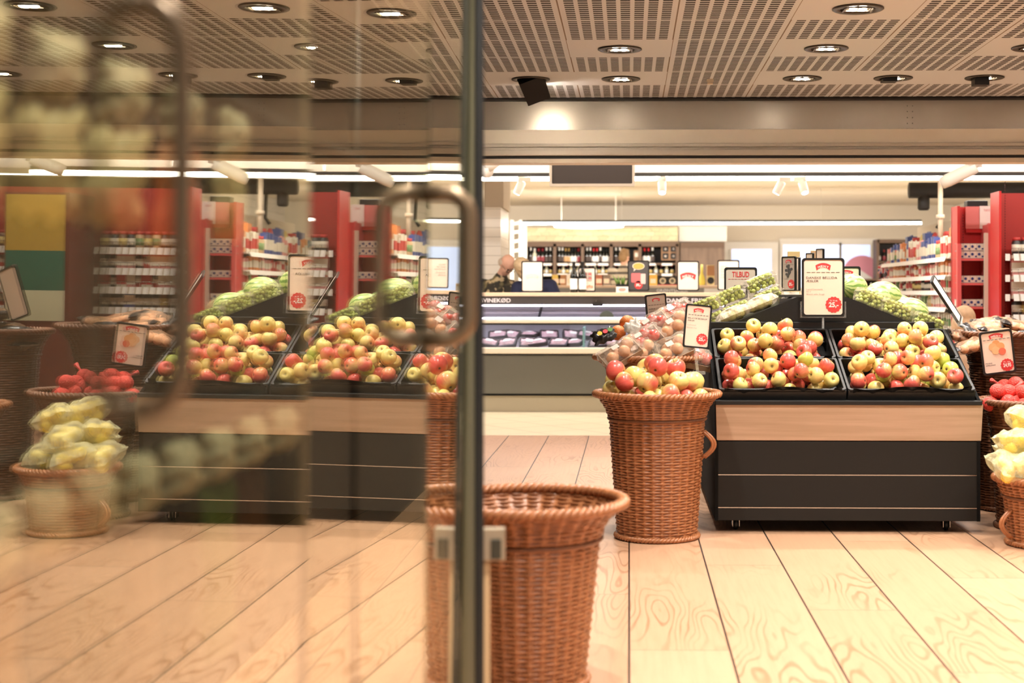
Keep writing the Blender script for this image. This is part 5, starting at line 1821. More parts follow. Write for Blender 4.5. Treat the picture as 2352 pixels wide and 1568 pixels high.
to = tn.build('tin', [tin, mat('tin_shadow', rgb(150, 140, 134), 0.4)])
q = MB(); q.prism(circ(0.013, 16, -0.012, 0.040), -0.0325, -0.030); q.box(0.012, 0.028, -0.0325, -0.030, 0.012, 0.026); q.build('blue_print', blueink, to)
tag(to, 'tin', 'tin')
tinp = Proto(to)
ordb = ['top', 'middle', 'bottom']
for bi, py in enumerate((594, 650, 704)):
    n = 4
    for lay in range(2 if bi == 0 else 1):
        for k in range(n):
            px = 2203+15.6*k+(0 if bi < 2 else -2)
            x, _ = PX(px+4, py, YR2)
            tinp((x, YR2+0.06, rz(py)+0.001+lay*0.071), (0, 0, 0), 'white blue-printed tin, %s from left, %s board%s of the red shelf' % (ORD[k], ordb[bi], '' if bi else (', lower layer', ', upper layer')[lay]), 'white tins on the red shelf')

# ------------------------------------------------------------------ tall red shelf, running out of the frame to the right
YT2 = 12.55
tz = lambda py: PX(1445, py, YT2)[1]
x0 = PX(2300, 600, YT2)[0]; x1 = x0+1.05
ts = thing('tall_shelf', 'tall dark red shelf of packs with white price rails', 'shelf', (0, YT2, 0))
redd = mat('deep_red', rgb(176, 46, 38), 0.45)
bar('back_panel', x0, x1+1.40, 0.27, 0.30, 0, tz(440), redd, ts)
bar('side_panel', x0-0.02, x0, 0.0, 0.30, 0, tz(440), red, ts)
q = MB()
for k in range(80):
    q.box(x0+0.10, x0+0.106, 0.266, 0.271, 0.3+k*0.024, 0.31+k*0.024)
q.build('slot_strip', mat('slot_dark', rgb(90, 20, 20), 0.6), ts)
tl = [tz(725), tz(678), tz(634), tz(586)]
for si, (xs, xe) in enumerate(((x0+0.10, x0+0.85), (x0+1.45, x0+2.40))):
    for k, z in enumerate([0.35, 0.65]+tl):
        bar('shelf_board', xs, xe, 0.02, 0.27, z-0.03, z, cream, ts)
        q = tag_strip(-0.01, 0.015, z-0.05, z+0.012, [(xs+j*(xe-xs)/12+0.008, xs+(j+1)*(xe-xs)/12-0.008) for j in range(12)], False)
        q.build('price_rail', [mat('rail_beige', rgb(176, 160, 140), 0.4), paper_white], ts)
        if si == 0:
            q = MB(); q.box(xs-0.07, xs-0.03, -0.02, -0.015, z-0.05, z+0.01)
            q.build('price_tag', paper_white, ts)
        q = MB(); 
        for j in range(14):
            q.tube([(xs+j*(xe-xs)/13, 0.03, z), (xs+j*(xe-xs)/13, 0.03, z+0.06)], 0.0025, 5)
        q.tube([(xs, 0.03, z+0.06), (xe, 0.03, z+0.06)], 0.0025, 5)
        q.build('wire_guard', steel, ts)
rg = random.Random(9)
lvn = ['bottom', 'third', 'second', 'top']
for si, (xs, xe) in enumerate(((x0+0.10, x0+0.85), (x0+1.45, x0+2.40))):
    for k, z in enumerate(tl):
        n = 9
        for j in range(n):
            gi = rg.choice([(8, 5, 3, 8, 6), (4, 5, 8, 0), (5, 8, 3, 4), (8, 3, 4, 10)][k]) if si == 0 else rg.choice([(4, 4, 5, 9), (4, 4, 4, 5), (4, 5, 4), (7, 8, 3, 2)][k])
            nm, p = goods[gi]
            p((xs+0.06+j*(xe-xs-0.06)/n, YT2+0.10, z+0.002), (0, 0, rg.uniform(-0.15, 0.15)), '%s, %s from left, %s board, %s' % (nm, ORD[j], lvn[k], ('tall red shelf', 'reflected shelf beyond it')[si]),
              ('packs on the tall red shelf', 'packs on the reflected shelf')[si], (1.3, 1.3, 1.25))
# reflected panel of yellow and green with pale base
px_ = x0+0.86
pn = thing('display_fridge', 'tall yellow and green panelled cabinet seen only in the door reflection', 'cabinet', (px_, 12.0, 0))
bar('carcass', 0, 0.56, 0.02, 0.6, 0, 2.0, mat('fridge_maroon', rgb(120, 52, 46), 0.5), pn)
bar('yellow_panel', 0.03, 0.54, 0.0, 0.02, 1.50, 1.98, mat('ochre_panel', rgb(196, 160, 60), 0.5), pn)
bar('green_panel', 0.03, 0.54, 0.0, 0.02, 1.16, 1.50, mat('teal_panel', rgb(20, 108, 88), 0.5), pn)
bar('pale_panel', 0.03, 0.54, 0.0, 0.02, 0.90, 1.16, paper_green, pn)
make_sign('sign', 'green framed sign seen at the outer edge of the door reflection', (px_+0.55, 11.2, 1.20), 0.22, 0.31, (0, 0, 0), mat('mint_paper', rgb(170, 196, 176), 0.7), (0, 0.26, 0.1, 0.03, True), frame_m=mat('green_frame', rgb(30, 76, 60), 0.4))
# rounded tan head of hair / sack behind the bags
# ------------------------------------------------------------------ monitor, tracks, spots, projector lamps, duct
YV = 12.3
xa, za = PX(1262, 372, YV); xb, zb2 = PX(1458, 428, YV)
mo = thing('hanging_monitor', 'dark screen hanging under the bulkhead in a pale frame', 'monitor', ((xa+xb)/2, YV, zb2))
w, h = xb-xa, za-zb2+0.12
q = MB(); q.ring(rrect(w, h, 0.01, 2, 0, h/2), rrect(w-0.045, h-0.045, 0.008, 2, 0, h/2), -0.03, 0.02); q.box(-w/2+0.01, w/2-0.01, 0.02, 0.05, 0.01, h-0.01); q.build('casing', beige, mo)
q = MB(); q.box(-w/2+0.02, w/2-0.02, -0.012, 0.018, 0.02, h-0.02); q.build('screen', mat('dark_screen', rgb(62, 52, 46), 0.3), mo)
for s in (-1, 1):
    q = MB(); q.tube([(s*w*0.3, 0.0, h-0.01), (s*w*0.3, 0.0, 3.0-zb2)], 0.012, 8); q.build('hanger', white, mo)

def track(name, label, Y, px0, px1, py, m=led, hang=True):
    t = thing(name, label, 'strip light', (0, Y, 0))
    xa, z = PX(px0, py, Y); xb, _ = PX(px1, py, Y)
    q = MB(); q.box(xa, xb, -0.03, 0.03, z-0.02, z+0.015); q.build('tube', m, t)
    q = MB(); q.box(xa, xb, -0.035, 0.035, z+0.015, z+0.055); q.build('rail', mat('track_dark', rgb(60, 58, 54), 0.5), t)
    n = max(2, int((xb-xa)/2.5))
    for k in range(n):
        x = xa+(xb-xa)*(k+0.5)/n
        q = MB(); q.tube([(x, 0, z+0.05), (x, 0, 2.995)], 0.004, 6)
        q.build('wire', white, t)
    return t, xa, xb, z
TR1 = track('strip_light', 'long glowing strip light along the front of the shop under its white soffit', 14.1, 700, 2700, 411)
TR2 = track('strip_light', 'glowing strip light near the back wall above the wine shelf and window', 24.0, 1200, 2116, 513)
q = MB()
pts = []
for k in range(21):
    px = 1275+(1430-1275)*k/20
    u = k/20*2-1
    x, z = PX(px, 525-6*u*u, 26.2)
    pts.append((x, -0.5*(1-u*u), z))
q.tube(pts, 0.022, 8)
ct = tag(q.build('curved_tube_light', led), 'curved glowing tube before the yellow stone band', 'tube light'); ct.location = (0, 26.2, 0)
for k in (2, 18):
    q = MB(); q.tube([pts[k], (pts[k][0], pts[k][1], 2.995)], 0.01, 6)
    q.build('wire', white, ct)
def make_spot():
    t = thing('track_spot', 'spot', 'spotlight')
    q = MB(); q.box(-0.07, 0.07, -0.02, 0.02, -0.04, 0.0); q.build('mount', white, t)
    q = MB(); T = Matrix.Rotation(0.4, 4, 'Y'); q.lathe([(0.0001, -0.20), (0.042, -0.20), (0.045, -0.19), (0.045, -0.07), (0.03, -0.05), (0.0001, -0.05)], 16, 0, T); q.build('head', white, t)
    q = MB(); q.lathe([(0.0001, -0.203), (0.036, -0.203), (0.036, -0.201)], 14, 0, T); q.build('lens', led, t)
    return t
sp = Proto(make_spot())
for i, px in enumerate((1205, 1520, 1802, 1838)):
    x, z = PX(px, 412, 14.0)
    sp((x, 13.98, z+0.02), (0.3, 0, (0.2, 2.2, 0.4, 2.6)[i]), 'small white spotlight on the front strip light, %s' % ('nearest the glass door', 'right of the hanging screen', 'first of the close pair above the stand', 'second of the close pair above the stand')[i], 'track spotlights', 0.9)
def projector(label, px, py, px2, py2, Y):
    x, z = PX(px, py, Y); x2, z2 = PX(px2, py2, Y)
    t = thing('tube_lamp', label, 'lamp', (x, Y, z))
    d = Vector((x2-x, -0.10, z2-z))
    n = d.normalized()
    q = MB(); q.tube([(0, 0, 0), d*0.2, d*0.85, d], [0.052, 0.058, 0.058, 0.05], 18); q.build('barrel', white, t)
    q = MB(); q.tube([d*0.80+Vector((0, 0, 0.03)), d+Vector((0.03, 0, 0.09)), d+Vector((0.03, 0, 0.17))], [0.055, 0.062, 0.062], 16); q.build('elbow', white, t)
    q = MB(); q.tube([d+Vector((0.03, 0, 0.16)), (d.x+0.03, d.y, 2.31-z)], 0.02, 8); q.build('hanger', white, t)
    q = MB(); q.tube([n*-0.004, n*-0.008], [0.045, 0.045], 16); q.build('lens', paper_white, t)
    return t
projector('thick white tube lamp hanging above the red shelves', 2163, 421, 2236, 385, 12.6)
projector('white tube lamp at the bulkhead beside the glass door edge', 1085, 382, 1128, 398, 12.4)
projector('white tube lamp beyond the frame, seen in the glass door', 2600, 405, 2668, 378, 12.6)
q = MB()
xa, za = PX(2088, 437, 15.8)
q.tube([(xa, 0, za), (XR-0.02, 0, za)], 0.088, 24)
q.tube([(xa+0.16, 0, za-0.05), (xa+0.16, 0, za-0.20), (xa+0.16, 0, za-0.22)], [0.065, 0.065, 0.05], 18)
tag(q.build('air_duct', mat('duct_black', rgb(44, 42, 40), 0.6)), 'fat black air duct with a short outlet, running out to the right', 'duct').location = (0, 15.8, 0)
q = MB(); q.tube([(xa+0.34, -0.02, za-0.05), (xa+0.35, -0.02, za-0.35), (xa+0.30, -0.02, za-0.42)], 0.02, 8)
tag(q.build('cable', black), 'black cable hanging from the fat duct beside the red shelf', 'cable').location = (0, 15.8, 0)
# ------------------------------------------------------------------ people
def remesh(o, vox, it=4):
    m = o.modifiers.new('remesh', 'REMESH'); m.mode = 'VOXEL'; m.voxel_size = vox; m.use_smooth_shade = True
    s = o.modifiers.new('smooth', 'SMOOTH'); s.factor = 0.5; s.iterations = it

def person(label, loc, rz, pose, top_m, trousers_m, hair_m, hair, glasses=False, bag=None):
    """a standing figure facing -Y before rotation; pose holds the joints in metres"""
    t = thing('person', label, 'person', loc, (0, 0, rz))
    J = {k: Vector(v) for k, v in pose.items()}
    b = MB()
    head, neck = J['head'], J['neck']
    up = (head-neck).normalized()
    face = J.get('look', Vector((0, -1, 0))).normalized()
    side = face.cross(up).normalized()
    face = up.cross(side).normalized()
    Hm = Matrix((side, -face, up)).transposed().to_4x4()          # local: x side, -y face, z up
    Hm.translation = head
    b.sphere((0, 0, 0.03), (0.074, 0.092, 0.098), 20, 14, 0, Hm)
    b.sphere((0, -0.022, -0.045), (0.058, 0.066, 0.078), 18, 12, 0, Hm)
    b.sphere((0, -0.058, -0.095), (0.028, 0.024, 0.022), 12, 8, 0, Hm)
    b.sphere((0, -0.098, -0.012), (0.012, 0.018, 0.028), 10, 8, 0, Hm)
    b.sphere((0, -0.088, 0.034), (0.05, 0.014, 0.012), 12, 8, 0, Hm)
    b.sphere((0, -0.088, -0.062), (0.024, 0.010, 0.010), 10, 6, 0, Hm)
    for s in (-1, 1):
        b.sphere((s*0.076, 0.008, -0.005), (0.010, 0.020, 0.032), 8, 8, 0, Hm)
        b.sphere((s*0.034, -0.068, -0.03), (0.024, 0.02, 0.02), 8, 6, 0, Hm)
    b.capsule(neck, head+up*-0.06, 0.056, 0.052)
    b.capsule(J['chest'], neck, 0.12, 0.055)
    b.capsule(J['pelvis'], J['chest'], 0.14, 0.15)
    for s in ('l', 'r'):
        b.capsule(J['chest'], J['sh_'+s], 0.10, 0.055)
        b.capsule(J['sh_'+s], J['el_'+s], 0.050, 0.040)
        b.capsule(J['el_'+s], J['wr_'+s], 0.040, 0.027)
        w = J['wr_'+s]; d = (w-J['el_'+s]).normalized()
        sd = d.cross(Vector((0, 0, 1))).normalized() if abs(d.z) < 0.9 else Vector((1, 0, 0))
        pl = w+d*0.075
        for k in range(4):
            o_ = sd*(k-1.5)*0.021
            b.capsule(w+d*0.02+o_*0.5, pl+o_, 0.014, 0.012, 8)
            ln = (0.055, 0.066, 0.07, 0.06)[k]
            mid = pl+o_+d*ln*0.6
            b.capsule(pl+o_, mid, 0.010, 0.009, 8)
            b.capsule(mid, mid+(d+Vector((0, 0, -0.5))).normalized()*ln*0.5, 0.009, 0.007, 8)
        th = w+d*0.02+sd*0.028
        b.capsule(th, th+(d*0.7+sd*0.7).normalized()*0.05, 0.013, 0.010, 8)
        hp = J['pelvis']+Vector((0.09 if s == 'r' else -0.09, 0, -0.04))
        kn = Vector((hp.x*1.1, hp.y*0.4-0.02, 0.49)); an = Vector((hp.x*1.15, hp.y*0.2+0.02, 0.09))
        b.capsule(J['pelvis'], hp, 0.12, 0.10); b.capsule(hp, kn, 0.088, 0.058); b.capsule(kn, an, 0.058, 0.04)
        b.capsule(an+Vector((0, 0.02, -0.045)), an+Vector((0, -0.14, -0.055)), 0.042, 0.032)
    body = b.build('body', skin, t); remesh(body, 0.0085, 3)
    c = MB()
    c.capsule(J['pelvis']+Vector((0, 0, -0.02)), J['chest'], 0.175, 0.185)
    c.capsule(J['chest'], neck+Vector((0, 0, -0.035)), 0.15, 0.085)
    for s in ('l', 'r'):
        c.capsule(J['chest']+Vector((0, 0, 0.03)), J['sh_'+s], 0.13, 0.082)
        c.capsule(J['sh_'+s], J['el_'+s], 0.080, 0.064)
        c.capsule(J['el_'+s], J['el_'+s].lerp(J['wr_'+s], 0.93), 0.062, 0.046)
    cl = c.build('jacket', top_m, t); remesh(cl, 0.013, 4)
    q = MB()
    for s in ('l', 'r'):
        hp = J['pelvis']+Vector((0.09 if s == 'r' else -0.09, 0, -0.04))
        kn = Vector((hp.x*1.1, hp.y*0.4-0.02, 0.49)); an = Vector((hp.x*1.15, hp.y*0.2+0.02, 0.12))
        q.capsule(J['pelvis'], hp, 0.155, 0.12); q.capsule(hp, kn, 0.108, 0.082); q.capsule(kn, an, 0.082, 0.065)
    tr = q.build('trousers', trousers_m, t); remesh(tr, 0.014, 4)
    q = MB()
    for s in ('l', 'r'):
        hp = J['pelvis']+Vector((0.09 if s == 'r' else -0.09, 0, -0.04))
        an = Vector((hp.x*1.15, hp.y*0.2+0.02, 0.09))
        q.capsule(an+Vector((0, 0.025, -0.040)), an+Vector((0, -0.15, -0.050)), 0.052, 0.042)
        q.box(an.x-0.048, an.x+0.048, an.y-0.19, an.y+0.07, 0.0, 0.02)
    sh_ = q.build('shoes', black, t); remesh(sh_, 0.012, 2)
    h = MB()
    if hair == 'short':
        h.sphere((0, 0.014, 0.052), (0.083, 0.098, 0.092), 20, 14, 0, Hm); h.sphere((0, 0.05, -0.01), (0.076, 0.062, 0.075), 16, 10, 0, Hm)
        for k in range(8):
            h.sphere((0.05*math.cos(k*0.8), 0.01+0.05*math.sin(k*0.8), 0.125), (0.028, 0.03, 0.022), 8, 6, 0, Hm)
    elif hair == 'bob':
        h.sphere((0, 0.012, 0.045), (0.092, 0.104, 0.096), 20, 14, 0, Hm)
        h.sphere((0, 0.05, -0.03), (0.088, 0.065, 0.10), 16, 12, 0, Hm)
        for s in (-1, 1):
            h.sphere((s*0.078, -0.008, -0.04), (0.026, 0.06, 0.10), 12, 10, 0, Hm)
    else:
        for s in (-1, 1):
            h.sphere((s*0.070, 0.035, 0.0), (0.020, 0.05, 0.042), 12, 8, 0, Hm)
        h.sphere((0, 0.085, -0.015), (0.062, 0.024, 0.045), 14, 8, 0, Hm)
    ho = h.build('hair', hair_m, t); remesh(ho, 0.009, 2)
    e = MB()
    for s in (-1, 1):
        e.sphere((s*0.032, -0.084, 0.006), (0.012, 0.006, 0.006), 8, 6, 0, Hm)
    e.build('eyes', mat('eye_dark', rgb(60, 46, 40), 0.3), t)
    if glasses:
        g = MB()
        for s in (-1, 1):
            g.tube([(s*0.034+0.026*math.cos(a), -0.104, 0.002+0.020*math.sin(a)) for a in [2*PI*k/18 for k in range(18)]], 0.0035, 6, 0, Hm, True)
            g.tube([(s*0.060, -0.104, 0.006), (s*0.080, 0.0, 0.010)], 0.002, 6, 0, Hm)
        g.tube([(-0.009, -0.104, 0.006), (0.009, -0.104, 0.006)], 0.002, 6, 0, Hm)
        g.build('glasses', dark_steel, t)
    return t
jeans = mat('dark_trousers', rgb(52, 52, 62), 0.85)
YH = 16.22
x, z = PX(1169, 600, YH)
person('older bald man in glasses and patterned jacket leaning over behind the counter', (x-0.06, YH, 0), 0.0,
       dict(head=(0.05, -0.14, 1.535), neck=(-0.03, -0.02, 1.41), chest=(-0.10, 0.04, 1.20), pelvis=(-0.12, 0.16, 0.92), sh_l=(-0.27, 0.05, 1.30), sh_r=(0.08, -0.0, 1.29), el_l=(-0.36, -0.06, 1.06), el_r=(0.14, -0.14, 1.05),
            wr_l=(-0.28, -0.22, 0.93), wr_r=(0.10, -0.26, 0.90), look=(0.62, -0.72, -0.42)), camo_m, jeans, mat('grey_hair', rgb(196, 176, 156), 0.7), 'rim', True)
YW2 = 15.92
x, z = PX(1213, 610, YW2)
person('blond woman in a navy jacket bent over the counter behind the blank sign', (x, YW2, 0), 0.0,
       dict(head=(-0.035, -0.12, 1.485), neck=(0.03, 0.0, 1.375), chest=(0.07, 0.06, 1.20), pelvis=(0.08, 0.18, 0.92), sh_l=(-0.115, 0.02, 1.27), sh_r=(0.25, 0.05, 1.29), el_l=(-0.15, -0.04, 1.24-0.09), el_r=(0.33, -0.02, 1.14),
            wr_l=(0.02, -0.18, 1.10), wr_r=(0.20, -0.18, 1.10), look=(0.55, -0.55, -0.5)), navy, jeans, hair_b, 'bob')
YS3 = 23.6
x, z = PX(1432, 600, YS3)
person('man with short fair hair in a striped sweater seen from behind at the wine shelf', (x, YS3, 0), math.radians(150),
       dict(head=(0, -0.03, 1.80), neck=(0, 0.0, 1.655), chest=(0, 0.03, 1.40), pelvis=(0, 0.03, 1.03), sh_l=(-0.21, 0.02, 1.57), sh_r=(0.21, 0.02, 1.57), el_l=(-0.27, -0.02, 1.28), el_r=(0.27, -0.04, 1.28),
            wr_l=(-0.20, -0.22, 1.16), wr_r=(0.20, -0.22, 1.16), look=(0.0, -1, -0.1)), sweater_m, jeans, hair_d, 'short')
# blond head showing above the bags on the tall basket
x, z = PX(2215, 727, 11.6)
q = MB()
person('low person with fair hair behind the bag basket, only the crown showing', (x, 11.6, 0), math.radians(170),
       dict(head=(0, -0.03, z-0.05), neck=(0, 0.0, z-0.20), chest=(0, 0.05, z-0.42), pelvis=(0, 0.12, z-0.62), sh_l=(-0.17, 0.03, z-0.28), sh_r=(0.17, 0.03, z-0.28), el_l=(-0.22, -0.05, z-0.50), el_r=(0.22, -0.05, z-0.50),
            wr_l=(-0.15, -0.20, z-0.55), wr_r=(0.15, -0.20, z-0.55), look=(0, -1, -0.2)), mat('tan_coat', rgb(196, 160, 130), 0.8), jeans, mat('fair_hair', rgb(216, 180, 142), 0.6, noise=(50, 0.25)), 'bob')
# ------------------------------------------------------------------ folding glass door on the left
def th(px):
    return math.atan((px-CX)/F)-YAW
def leaf_line(vpx, D):
    a = th(vpx)
    n = Vector((-math.cos(a), math.sin(a), 0))
    d = Vector((math.sin(a), math.cos(a), 0))
    def at(px):
        return n*D + d*(D/math.tan(a-th(px)))
    return at, d, n
door = struct(bpy.data.objects.new('door_1', None)); COL.objects.link(door); tag(door, 'open folding glass door of three leaves with black edge seal')
GZ0, GZ1 = 0.03, 2.58
TILT = 0.0076
def leaf(vpx, D, pxa, pxb, name='glass_pane', tilt=TILT):
    at, d, n = leaf_line(vpx, D)
    a, b_ = at(pxa), at(pxb)
    T = 0.008
    q = MB()
    vs = []
    for off in (0, T):
        for p in (a, b_):
            for z in (GZ0, GZ1):
                vs.append(p + n*(off + (z-CAMZ)*-math.tan(tilt)) + Vector((0, 0, z)))
    q.add(vs, [(0, 1, 3, 2), (4, 6, 7, 5), (0, 2, 6, 4), (1, 5, 7, 3), (0, 4, 5, 1), (2, 3, 7, 6)])
    o = q.build(name, doorglass, door)
    return at, d, n
DA = 0.40
DB = 0.501
DC = 0.3197
atA, dA, nA = leaf(1462, DA, -400, 711)
atB, dB, nB = leaf(1650, DB, 713, 984)
atC, dC, nC = leaf(1410, DC, 986, 1078)
# edge stile with its seal
pe = atC(1082)
ux = Vector((math.cos(th(1090)), -math.sin(th(1090)), 0)); uy = Vector((math.sin(th(1090)), math.cos(th(1090)), 0))
dist = pe.length
def stile(pxa, pxb, near, far, z0, z1, m, name):
    q = MB()
    c = Vector((math.sin(th(1090)), math.cos(th(1090)), 0))*dist
    xa = (pxa-1090)/F*dist; xb = (pxb-1090)/F*dist
    vs = [c+ux*x+uy*y+Vector((0, 0, z)) for z in (z0, z1) for y in (near, far) for x in (xa, xb)]
    q.add(vs, [(0, 2, 3, 1), (4, 5, 7, 6), (0, 1, 5, 4), (2, 6, 7, 3), (0, 4, 6, 2), (1, 3, 7, 5)])
    return q.build(name, m, door, bevel=0.002)
stile(1064, 1094, 0.0, 0.03, 0.0, 2.6, mat('olive_edge', rgb(122, 116, 90), 0.3, 0.2), 'edge_profile')
stile(1092, 1111, -0.012, 0.035, 0.0, 2.6, seal, 'edge_seal')
lock_m = mat('lock_silver', rgb(176, 160, 136), 0.35, 0.5)
zl = lambda py: CAMZ-(py-CY)/F*dist
q = stile(1108, 1160, 0.0, 0.025, zl(1286), zl(1212), lock_m, 'lock_keep')
stile(1127, 1151, -0.006, 0.006, zl(1282), zl(1236), mat('lock_hole', rgb(58, 54, 40), 0.5), 'lock_window')
stile(1104, 1125, 0.012, 0.03, 0.0, zl(1288), mat('pale_edge', rgb(206, 176, 134), 0.4), 'edge_strip')
# seam profiles between the leaves
def seam(p, r, m, name):
    q = MB(); q.tube([p+Vector((0, 0, GZ0)), p+Vector((0, 0, GZ1))], r, 10)
    return q.build(name, m, door)
seam((atA(711)+atB(713))/2+nA*0.008, 0.0045, mat('seam_clear', rgb(170, 150, 120), 0.3), 'seam_profile')
# bow handles standing off the leaves
def handle(p, n, d, z0, z1, off, r, m):
    q = MB()
    o = -n
    pts = []
    for i in range(7):
        a = PI/2*i/6
        pts.append(p+o*(off-0.04*min(1, off/0.05)+0.04*min(1, off/0.05)*math.sin(a))+Vector((0, 0, z1-0.04+0.04*math.cos(a))))
    pts = [p+Vector((0, 0, z1))]+pts
    low = []
    for i in range(7):
        a = PI/2*i/6
        low.append(p+o*(off-0.04*min(1, off/0.05)+0.04*min(1, off/0.05)*math.cos(a))+Vector((0, 0, z0+0.04-0.04*math.sin(a))))
    q.tube(pts+low+[p+Vector((0, 0, z0))], r, 12)
    return q.build('door_handle', m, door)
pB = atB(978)
dd = pB.length
handle(pB+nB*0.002, nB, dB, CAMZ-(778-CY)/F*dd, CAMZ-(446-CY)/F*dd, 0.078, 0.014, taupe)
pA = atA(322)
dd = pA.length
handle(pA+nA*0.002, nA, dA, CAMZ-(930-CY)/F*dd, CAMZ-(40-CY)/F*dd, 0.036, 0.009, taupe)
# racks hanging behind the glass
rack = thing('pouch_rack', 'dark rail behind the glass carrying hanging pouches', 'rack', (0, 0, 0))
q = MB(); q.tube([(-0.60, 0.75, 1.035), (-0.58, 3.2, 1.045)], 0.013, 10); q.build('rail', black, rack)
for y in (0.95, 3.1):
    q = MB(); q.tube([(-0.60, y, 0.0), (-0.60, y, 1.9)], 0.012, 8); q.build('post', black, rack)
q = MB(); q.tube([(-0.62, 0.75, 1.50), (-0.60, 3.2, 1.50)], 0.010, 10); q.build('rail', black, rack)
def make_hpouch(w, h, m1, m2):
    t = thing('hanging_pouch', 'pouch', 'pouch')
    T = Matrix.Rotation(PI/2, 4, 'X')
    q = MB(); pillow(q, w, h, 0.04, 4, 10, 0.2, 0, Matrix.Translation((0, 0.02, -0.09-h/2)) @ T); q.build('pouch_body', m1, t)
    q = MB(); pillow(q, w*0.75, 0.07, 0.05, 8, 10, 0.15, 0, Matrix.Translation((0, 0.025, -0.05)) @ T); q.build('white_top', mat('pouch_top', rgb(206, 192, 168), 0.6), t)
    q = MB(); q.tube([(0, 0.0, -0.02), (0, 0.004, 0.0), (0, 0, 0.012)], 0.002, 6); q.build('hook', steel, t)
    return t
hp = [Proto(make_hpouch(0.09, 0.26, mat('pouch_brown', rgb(74, 46, 34), 0.4, noise=(20, 0.5)), paper_white)), Proto(make_hpouch(0.09, 0.26, mat('pouch_black', rgb(34, 30, 26), 0.35), paper_white)),
      Proto(make_hpouch(0.09, 0.25, mat('pouch_tan', rgb(150, 100, 62), 0.45, noise=(20, 0.3)), paper_white)), Proto(make_hpouch(0.09, 0.25, mat('pouch_green', rgb(76, 90, 44), 0.45, noise=(20, 0.4)), paper_white))]
y = 0.98
kk = [1, 0, 2, 2, 0, 1, 0, 1, 3, 0, 1, 2, 3, 1, 0]
pcn = ['brown', 'black', 'tan', 'green']
for i in range(11):
    hp[kk[i]]((-0.585, y, 1.022), (0, 0, math.radians(70)+R.uniform(-0.2, 0.2)), '%s hanging pouch with white top, %s along the lower rail behind the glass' % (pcn[kk[i]], ORD[i]), 'pouches on the lower rail')
    y += 0.085+0.012*i
up = [Proto(make_hpouch(0.08, 0.12, mat('pouch_pale', rgb(206, 186, 146), 0.5), paper_white)), Proto(make_hpouch(0.08, 0.16, mat('pouch_rust', rgb(190, 110, 66), 0.5), paper))]
y = 1.0
for i in range(7):
    k = i == 5
    up[int(k)]((-0.60, y, 1.488), (0, 0.1, math.radians(60)+R.uniform(-0.3, 0.3)), '%s pouch, %s along the upper rail behind the glass' % (('pale', 'rust-coloured')[int(k)], ORD[i]), 'pouches on the upper rail')
    y += 0.14+0.02*i

q = MB(); q.tube([(-0.62, 0.70, 0.66), (-0.61, 1.9, 0.66)], 0.012, 10); q.build('rail', black, rack)
lowp = Proto(make_hpouch(0.16, 0.42, mat('sack_olive', rgb(84, 84, 40), 0.5, noise=(9, 0.5)), mat('sack_card', rgb(120, 100, 56), 0.6)))
for i in range(4):
    lowp((-0.61, 0.78+0.17*i, 0.645), (0, 0, math.radians(70)+R.uniform(-0.2, 0.2)), 'large olive sack, %s along the lowest rail behind the glass' % ORD[i], 'olive sacks on the lowest rail')
# ------------------------------------------------------------------ downlights
WARM = (1.0, 0.94, 0.86)
def make_downlight(tilted=False):
    t = thing('downlight', 'downlight', 'ceiling lamp')
    q = MB(); q.lathe([(0.088, -0.001), (0.128, -0.001), (0.129, -0.006), (0.122, -0.010), (0.090, -0.008), (0.088, -0.001)], 36); q.build('trim_ring', mat('lamp_ring', rgb(70, 64, 56), 0.35, 0.5), t)
    q = MB(); q.lathe([(0.0001, -0.003), (0.07, -0.003), (0.089, -0.001)], 32)
    q.build('can', mat('lamp_can', rgb(66, 58, 50), 0.4, 0.4), t)
    if not tilted:
        q = MB()
        for s in (-1, 1):
            q.sphere((s*0.024, 0, -0.004), (0.020, 0.030, 0.010), 14, 8)
        q.build('bulb', lamp_glow, t)
        q = MB()
        for s in (-1, 1):
            q.box(s*0.070-0.004, s*0.070+0.004, -0.05, 0.05, -0.012, 0.03)
        q.ring(rrect(0.135, 0.10, 0.012, 3), rrect(0.115, 0.075, 0.01, 3), -0.004, 0.004, 0, Matrix.Translation((0, 0, -0.004)) @ Matrix.Rotation(PI/2, 4, 'X'))
        q.build('gimbal', mat('lamp_gimbal', rgb(120, 108, 92), 0.3, 0.7), t)
    else:
        T = Matrix.Rotation(0.6, 4, 'X') @ Matrix.Rotation(-0.45, 4, 'Y') @ Matrix.Scale(1.45, 4)
        q = MB()
        q.add([(-0.06, -0.05, 0.02), (0.06, -0.05, 0.02), (0.06, 0.05, 0.02), (-0.06, 0.05, 0.02), (-0.055, -0.05, -0.10), (0.055, -0.05, -0.10), (0.055, 0.05, -0.10), (-0.055, 0.05, -0.10)],
              [(0, 1, 2, 3), (4, 7, 6, 5), (0, 4, 5, 1), (1, 5, 6, 2), (2, 6, 7, 3), (3, 7, 4, 0)], 0, False, T)
        q.build('tilted_head', black, t)
        q = MB(); q.prism(rrect(0.08, 0.07, 0.01, 3), -0.004, 0.004, 0, T @ Matrix.Translation((0, 0, -0.103)) @ Matrix.Rotation(PI/2, 4, 'X')); q.build('bulb', lamp_glow, t)
    return t
dl = Proto(make_downlight()); dlt = Proto(make_downlight(True))
colname = {-0.654: 'column nearest the door', -0.054: 'column before the hanging screen', 1.146: 'column over the big apple sign', 1.746: 'column over the stand\'s right half', 2.346: 'column over the bag baskets', 3.546: 'column beyond the bag baskets', 4.146: 'outermost column'}
rowname = {}
ys = sorted({y for _, y in lamps}, reverse=True)
tilts = {(-0.654, 9.45): 0.9, (1.746, 9.45): 0.12, (2.346, 9.45): 0.5}
